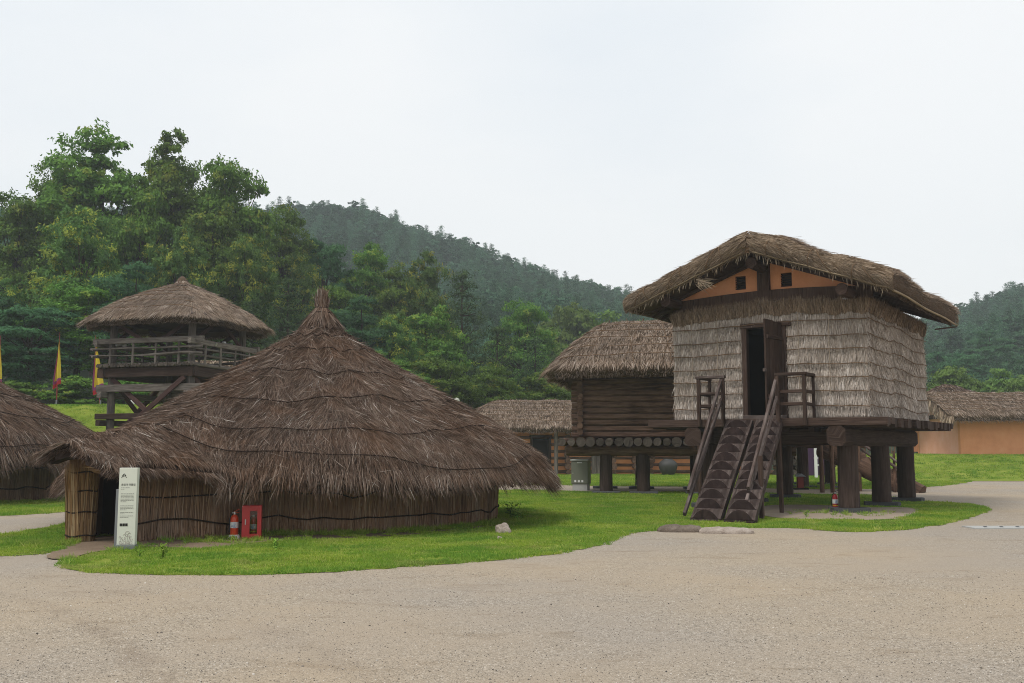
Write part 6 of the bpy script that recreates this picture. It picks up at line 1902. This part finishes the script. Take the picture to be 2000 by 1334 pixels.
# ------------------------------------------------------------------ forest on the hills (one mass)
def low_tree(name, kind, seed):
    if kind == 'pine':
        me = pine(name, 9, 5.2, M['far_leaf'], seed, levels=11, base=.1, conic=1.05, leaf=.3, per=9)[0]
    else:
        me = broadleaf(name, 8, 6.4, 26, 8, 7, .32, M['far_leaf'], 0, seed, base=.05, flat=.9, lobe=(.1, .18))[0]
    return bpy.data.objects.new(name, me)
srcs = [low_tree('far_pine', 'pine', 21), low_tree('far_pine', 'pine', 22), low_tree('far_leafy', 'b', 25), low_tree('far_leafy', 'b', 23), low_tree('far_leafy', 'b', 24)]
sp = 3.4
gx_, gy_ = np.meshgrid(np.arange(-330, 340, sp), np.arange(100, 372, sp))
X = (gx_ + rng.uniform(-sp * .48, sp * .48, gx_.shape)).ravel(); Y = (gy_ + rng.uniform(-sp * .48, sp * .48, gx_.shape)).ravel()
pxv = 1000 + FPX * X / Y
ok = (pxv > -330) & (pxv < 2330)
ok &= ~((Y < 125) & (pxv > 1040) & (pxv < 1800))
X, Y = X[ok], Y[ok]
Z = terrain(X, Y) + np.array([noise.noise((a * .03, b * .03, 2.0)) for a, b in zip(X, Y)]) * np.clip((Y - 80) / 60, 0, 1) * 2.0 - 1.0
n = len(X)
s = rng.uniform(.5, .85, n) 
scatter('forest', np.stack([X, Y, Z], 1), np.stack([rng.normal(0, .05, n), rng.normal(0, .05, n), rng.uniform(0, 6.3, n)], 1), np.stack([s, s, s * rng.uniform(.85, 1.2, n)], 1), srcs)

# ------------------------------------------------------------------ grass
def tuft(name, nb, rad, h, seed):
    a = rng.uniform(0, 6.3, nb); r_ = rad * np.sqrt(rng.random(nb))
    P = np.stack([r_ * np.cos(a), r_ * np.sin(a), 0 * a - .01], 1)
    D = unit(np.stack([rng.normal(0, .35, nb), rng.normal(0, .35, nb), np.ones(nb)], 1))
    N = unit(np.stack([np.cos(a), np.sin(a), .2 + 0 * a], 1))
    L = rng.uniform(.5, 1.2, nb) * h
    me = strand_mesh(name, P, D, N, L, rng.uniform(.005, .010, nb), .01, L * rng.uniform(.05, .3, nb))
    me.materials.append(M['blade'])
    return bpy.data.objects.new(name, me)
tufts = [tuft('grass_tuft', 34, .10, .055, s_) for s_ in range(4)]
tall = [tuft('tall_tuft', 26, .09, .17, s_) for s_ in range(3)]
def sample(poly, dens, clip=None):
    q_ = np.array([(p[0], p[1]) for p in poly]); lo, hi = q_.min(0), q_.max(0)
    if clip: lo = np.maximum(lo, clip[0]); hi = np.minimum(hi, clip[1])
    n = int(np.prod(np.maximum(hi - lo, 0)) * dens)
    P = rng.uniform(lo, hi, (n, 2)); return P[in_poly(P, poly)]
def bare(P):
    k = np.zeros(len(P), bool)
    k |= in_poly(P, sand_patch) & (rng.random(len(P)) > .01)
    k |= in_poly(P, dirt_patch) & (np.array([noise.noise((a * 2.2, b * 2.2, 3)) for a, b in P]) < .12)
    k |= in_poly(P, dirt_patch2)
    for (cx, cy, _z), rr in ((HUT, 3.95), ((-20.1, 32.0, 0), 5.1)): k |= np.hypot(P[:, 0] - cx, P[:, 1] - cy) < rr
    sn = np.array([noise.noise((a * 1.3, b * 1.3, 9)) + .5 * noise.noise((a * 4, b * 4, 2)) for a, b in P])
    k |= (sn < -.3) & (rng.random(len(P)) < .8)
    return k
Ps, Ss = [], []
for poly, dens, clip, s0 in ((lawn_front, 150, ((-12, 9), (14, 21)), 1.0), (lawn_front, 90, ((-14, 21), (18, 30)), 1.15), (lawn_front, 55, ((-16, 30), (20, 46)), 1.35),
                             (lawn_back, 22, None, 1.9), (lawn_left, 150, ((-12, 9), (0, 24)), 1.1), (lawn_hut, 45, ((-22, 22), (-3, 40)), 1.4)):
    P = sample(poly, dens, clip); P = P[~bare(P)]
    Ps.append(np.column_stack([P, np.full(len(P), .004)])); Ss.append(np.full(len(P), s0))
for fn, lo, hi, dens, s0 in ((bank_left, (-32, 46.5), (-7, 58), 14, 2.0), (bank_right, (18.6, 50), (38, 64), 14, 2.0)):
    P = rng.uniform(lo, hi, (int((hi[0] - lo[0]) * (hi[1] - lo[1]) * dens), 2)); z = fn(P[:, 0], P[:, 1])
    ok = z > .05; Ps.append(np.column_stack([P[ok], z[ok] + .02])); Ss.append(np.full(ok.sum(), s0))
P = np.concatenate(Ps); S = np.concatenate(Ss) * rng.uniform(.7, 1.25, len(P))
hgt = np.array([1 + .5 * noise.noise((a * .7, b * .7, 1)) for a, b in P[:, :2]]) * rng.uniform(.6, 1.3, len(P))
scatter('grass', P, np.stack([0 * S, 0 * S, rng.uniform(0, 6.3, len(P))], 1), np.stack([S, S, S * hgt], 1), tufts)
# longer grass along walls, posts and the lawn border
Q = []
for k in range(900):
    a = rng.uniform(-math.pi, .2); rr = 4.18 + abs(rng.normal(0, .16)); Q.append((HUT[0] + rr * math.cos(a), HUT[1] + rr * math.sin(a), .02))
for c, w_, m_ in (((-7.75, 17.0), .45, 90), ((-6.35, 16.2), .28, 60), ((-4.9, 17.7), .5, 60), ((.3, 21.8), .6, 160), ((8.4, 25.0), .9, 60)):
    for k in range(m_): Q.append((c[0] + rng.normal(0, w_), c[1] + rng.normal(0, w_ * .5), .02))
for a in rng.uniform(-2.6, -.2, 260): Q.append((-20.1 + 5.5 * math.cos(a), 32 + 5.5 * math.sin(a), .02))
edge = [p for p in LAWNS[0] if 9 < p[1] < 24]
for p in edge:
    for k in range(2): Q.append((p[0] + rng.normal(0, .07), p[1] + abs(rng.normal(0, .08)), .01))
Q = np.array(Q); keep = ~in_poly(Q[:, :2], dirt_patch2); Q = Q[keep]
s = rng.uniform(.35, .95, len(Q))
scatter('long_grass', Q, np.stack([0 * s, 0 * s, rng.uniform(0, 6.3, len(Q))], 1), np.stack([s, s, s * rng.uniform(.5, 1.1, len(Q))], 1), tall)

# loose stones on the near gravel
def pebble(seed):
    bm = bmesh.new(); bmesh.ops.create_icosphere(bm, subdivisions=1, radius=1)
    for v in bm.verts: v.co = v.co * (1 + .3 * noise.noise(v.co * 1.5 + Vector((seed, 0, 0)))); v.co.z *= .6
    me = bpy.data.meshes.new('pebble'); bm.to_mesh(me); bm.free(); me.materials.append(M['pebble']); return bpy.data.objects.new('pebble', me)
q = NT('gravel_stones', .9, .2); q.color(q.ramp(q.orand(), [(0, (.06, .055, .05)), (.3, (.2, .17, .14)), (.65, (.38, .32, .26)), (1, (.6, .56, .5))])); M['pebble'] = q.m
n = 42000
Y = 4.0 + 9.5 * rng.random(n) ** 1.25; X = rng.uniform(-.62, .62, n) * Y
P = np.column_stack([X, Y]); ok = ~in_poly(P, LAWNS[0]) & ~in_poly(P, LAWNS[2]); P = P[ok]; n = len(P)
s = rng.uniform(.0025, .0062, n) * np.where(rng.random(n) < .02, 2.0, 1)
scatter('gravel_stones', np.column_stack([P, s * .15]), rng.uniform(0, 6.3, (n, 3)) * [0.1, .1, 1], np.stack([s, s, s], 1), [pebble(1), pebble(2), pebble(5)])

# weeds one can pick out on the lawn
def weed(px, py, h, w, mat, label, nlv=46):
    c = gnd(px, py)
    t = rng.random(nlv); a = rng.uniform(0, 6.3, nlv)
    C = np.stack([np.cos(a) * w * (.25 + .75 * t) * rng.random(nlv), np.sin(a) * w * rng.random(nlv), h * t], 1)
    N = unit(np.stack([np.cos(a) * .6, np.sin(a) * .6, .7 + 0 * a], 1) + rng.normal(0, .3, (nlv, 3)))
    root = empty('weed', c + Vector((0, 0, .02)), 0, label, 'plant')
    me = leaf_mesh('leaves', C, N, rng.uniform(.02, .045, nlv) * (h / .22) ** .5, .4, rng.uniform(.3, 1, nlv), np.zeros(nlv)); o = link('leaves', me, mat, root); o['kind'] = 'stuff'
    mb = MB()
    for k in range(5): mb.tube([(0, 0, -.03), (rng.normal(0, w * .3), rng.normal(0, w * .2), h * .5), (rng.normal(0, w * .6), rng.normal(0, w * .3), h)], .004, 4)
    mb.build('stem', mat, root)
weed(316, 1092, .2, .12, M['weed'], 'bright leafy weed on the lawn right of the cream sign')
weed(538, 1075, .17, .09, M['weed'], 'pale upright weed on the lawn right of the red cabinet')
weed(272, 1090, .1, .07, M['weed'], 'small low weed just right of the sign foot', 24)
weed(1000, 1012, .34, .32, M['oak'], 'dark shrubby weed at the right end of the hut wall', 90)
weed(1010, 1020, .2, .2, M['oak'], 'low dark weed in front of the shrubby weed by the hut wall', 50)
weed(1575, 1010, .14, .16, M['weed'], 'low green weed on bare sand under the straw house', 40)
weed(1133, 1040, .1, .12, M['weed'], 'low pale weed alone on the middle lawn', 30)
weed(1245, 955, .45, .2, M['weed'], 'thin tall weed before the middle storehouse pillar', 30)

# ------------------------------------------------------------------ damp summer haze
hm = bpy.data.materials.new('summer_haze'); hm.use_nodes = True
ht = hm.node_tree; ht.nodes.clear()
ho = ht.nodes.new('ShaderNodeOutputMaterial'); hv_ = ht.nodes.new('ShaderNodeVolumePrincipled')
hv_.inputs['Color'].default_value = (0.84, 0.91, 0.96, 1); hv_.inputs['Density'].default_value = 0.0006; hv_.inputs['Anisotropy'].default_value = 0.0
ht.links.new(hv_.outputs[0], ho.inputs['Volume'])
mb = MB(); mb.v = [(-485, -62, -3), (485, -62, -3), (485, 490, -3), (-485, 490, -3), (-485, -62, 112), (485, -62, 112), (485, 490, 112), (-485, 490, 112)]
me = bpy.data.meshes.new('haze'); me.from_pydata(mb.v, [], [(3, 2, 1, 0), (4, 5, 6, 7), (0, 1, 5, 4), (1, 2, 6, 5), (2, 3, 7, 6), (3, 0, 4, 7)])
tag(link('haze', me, hm), kind='stuff')
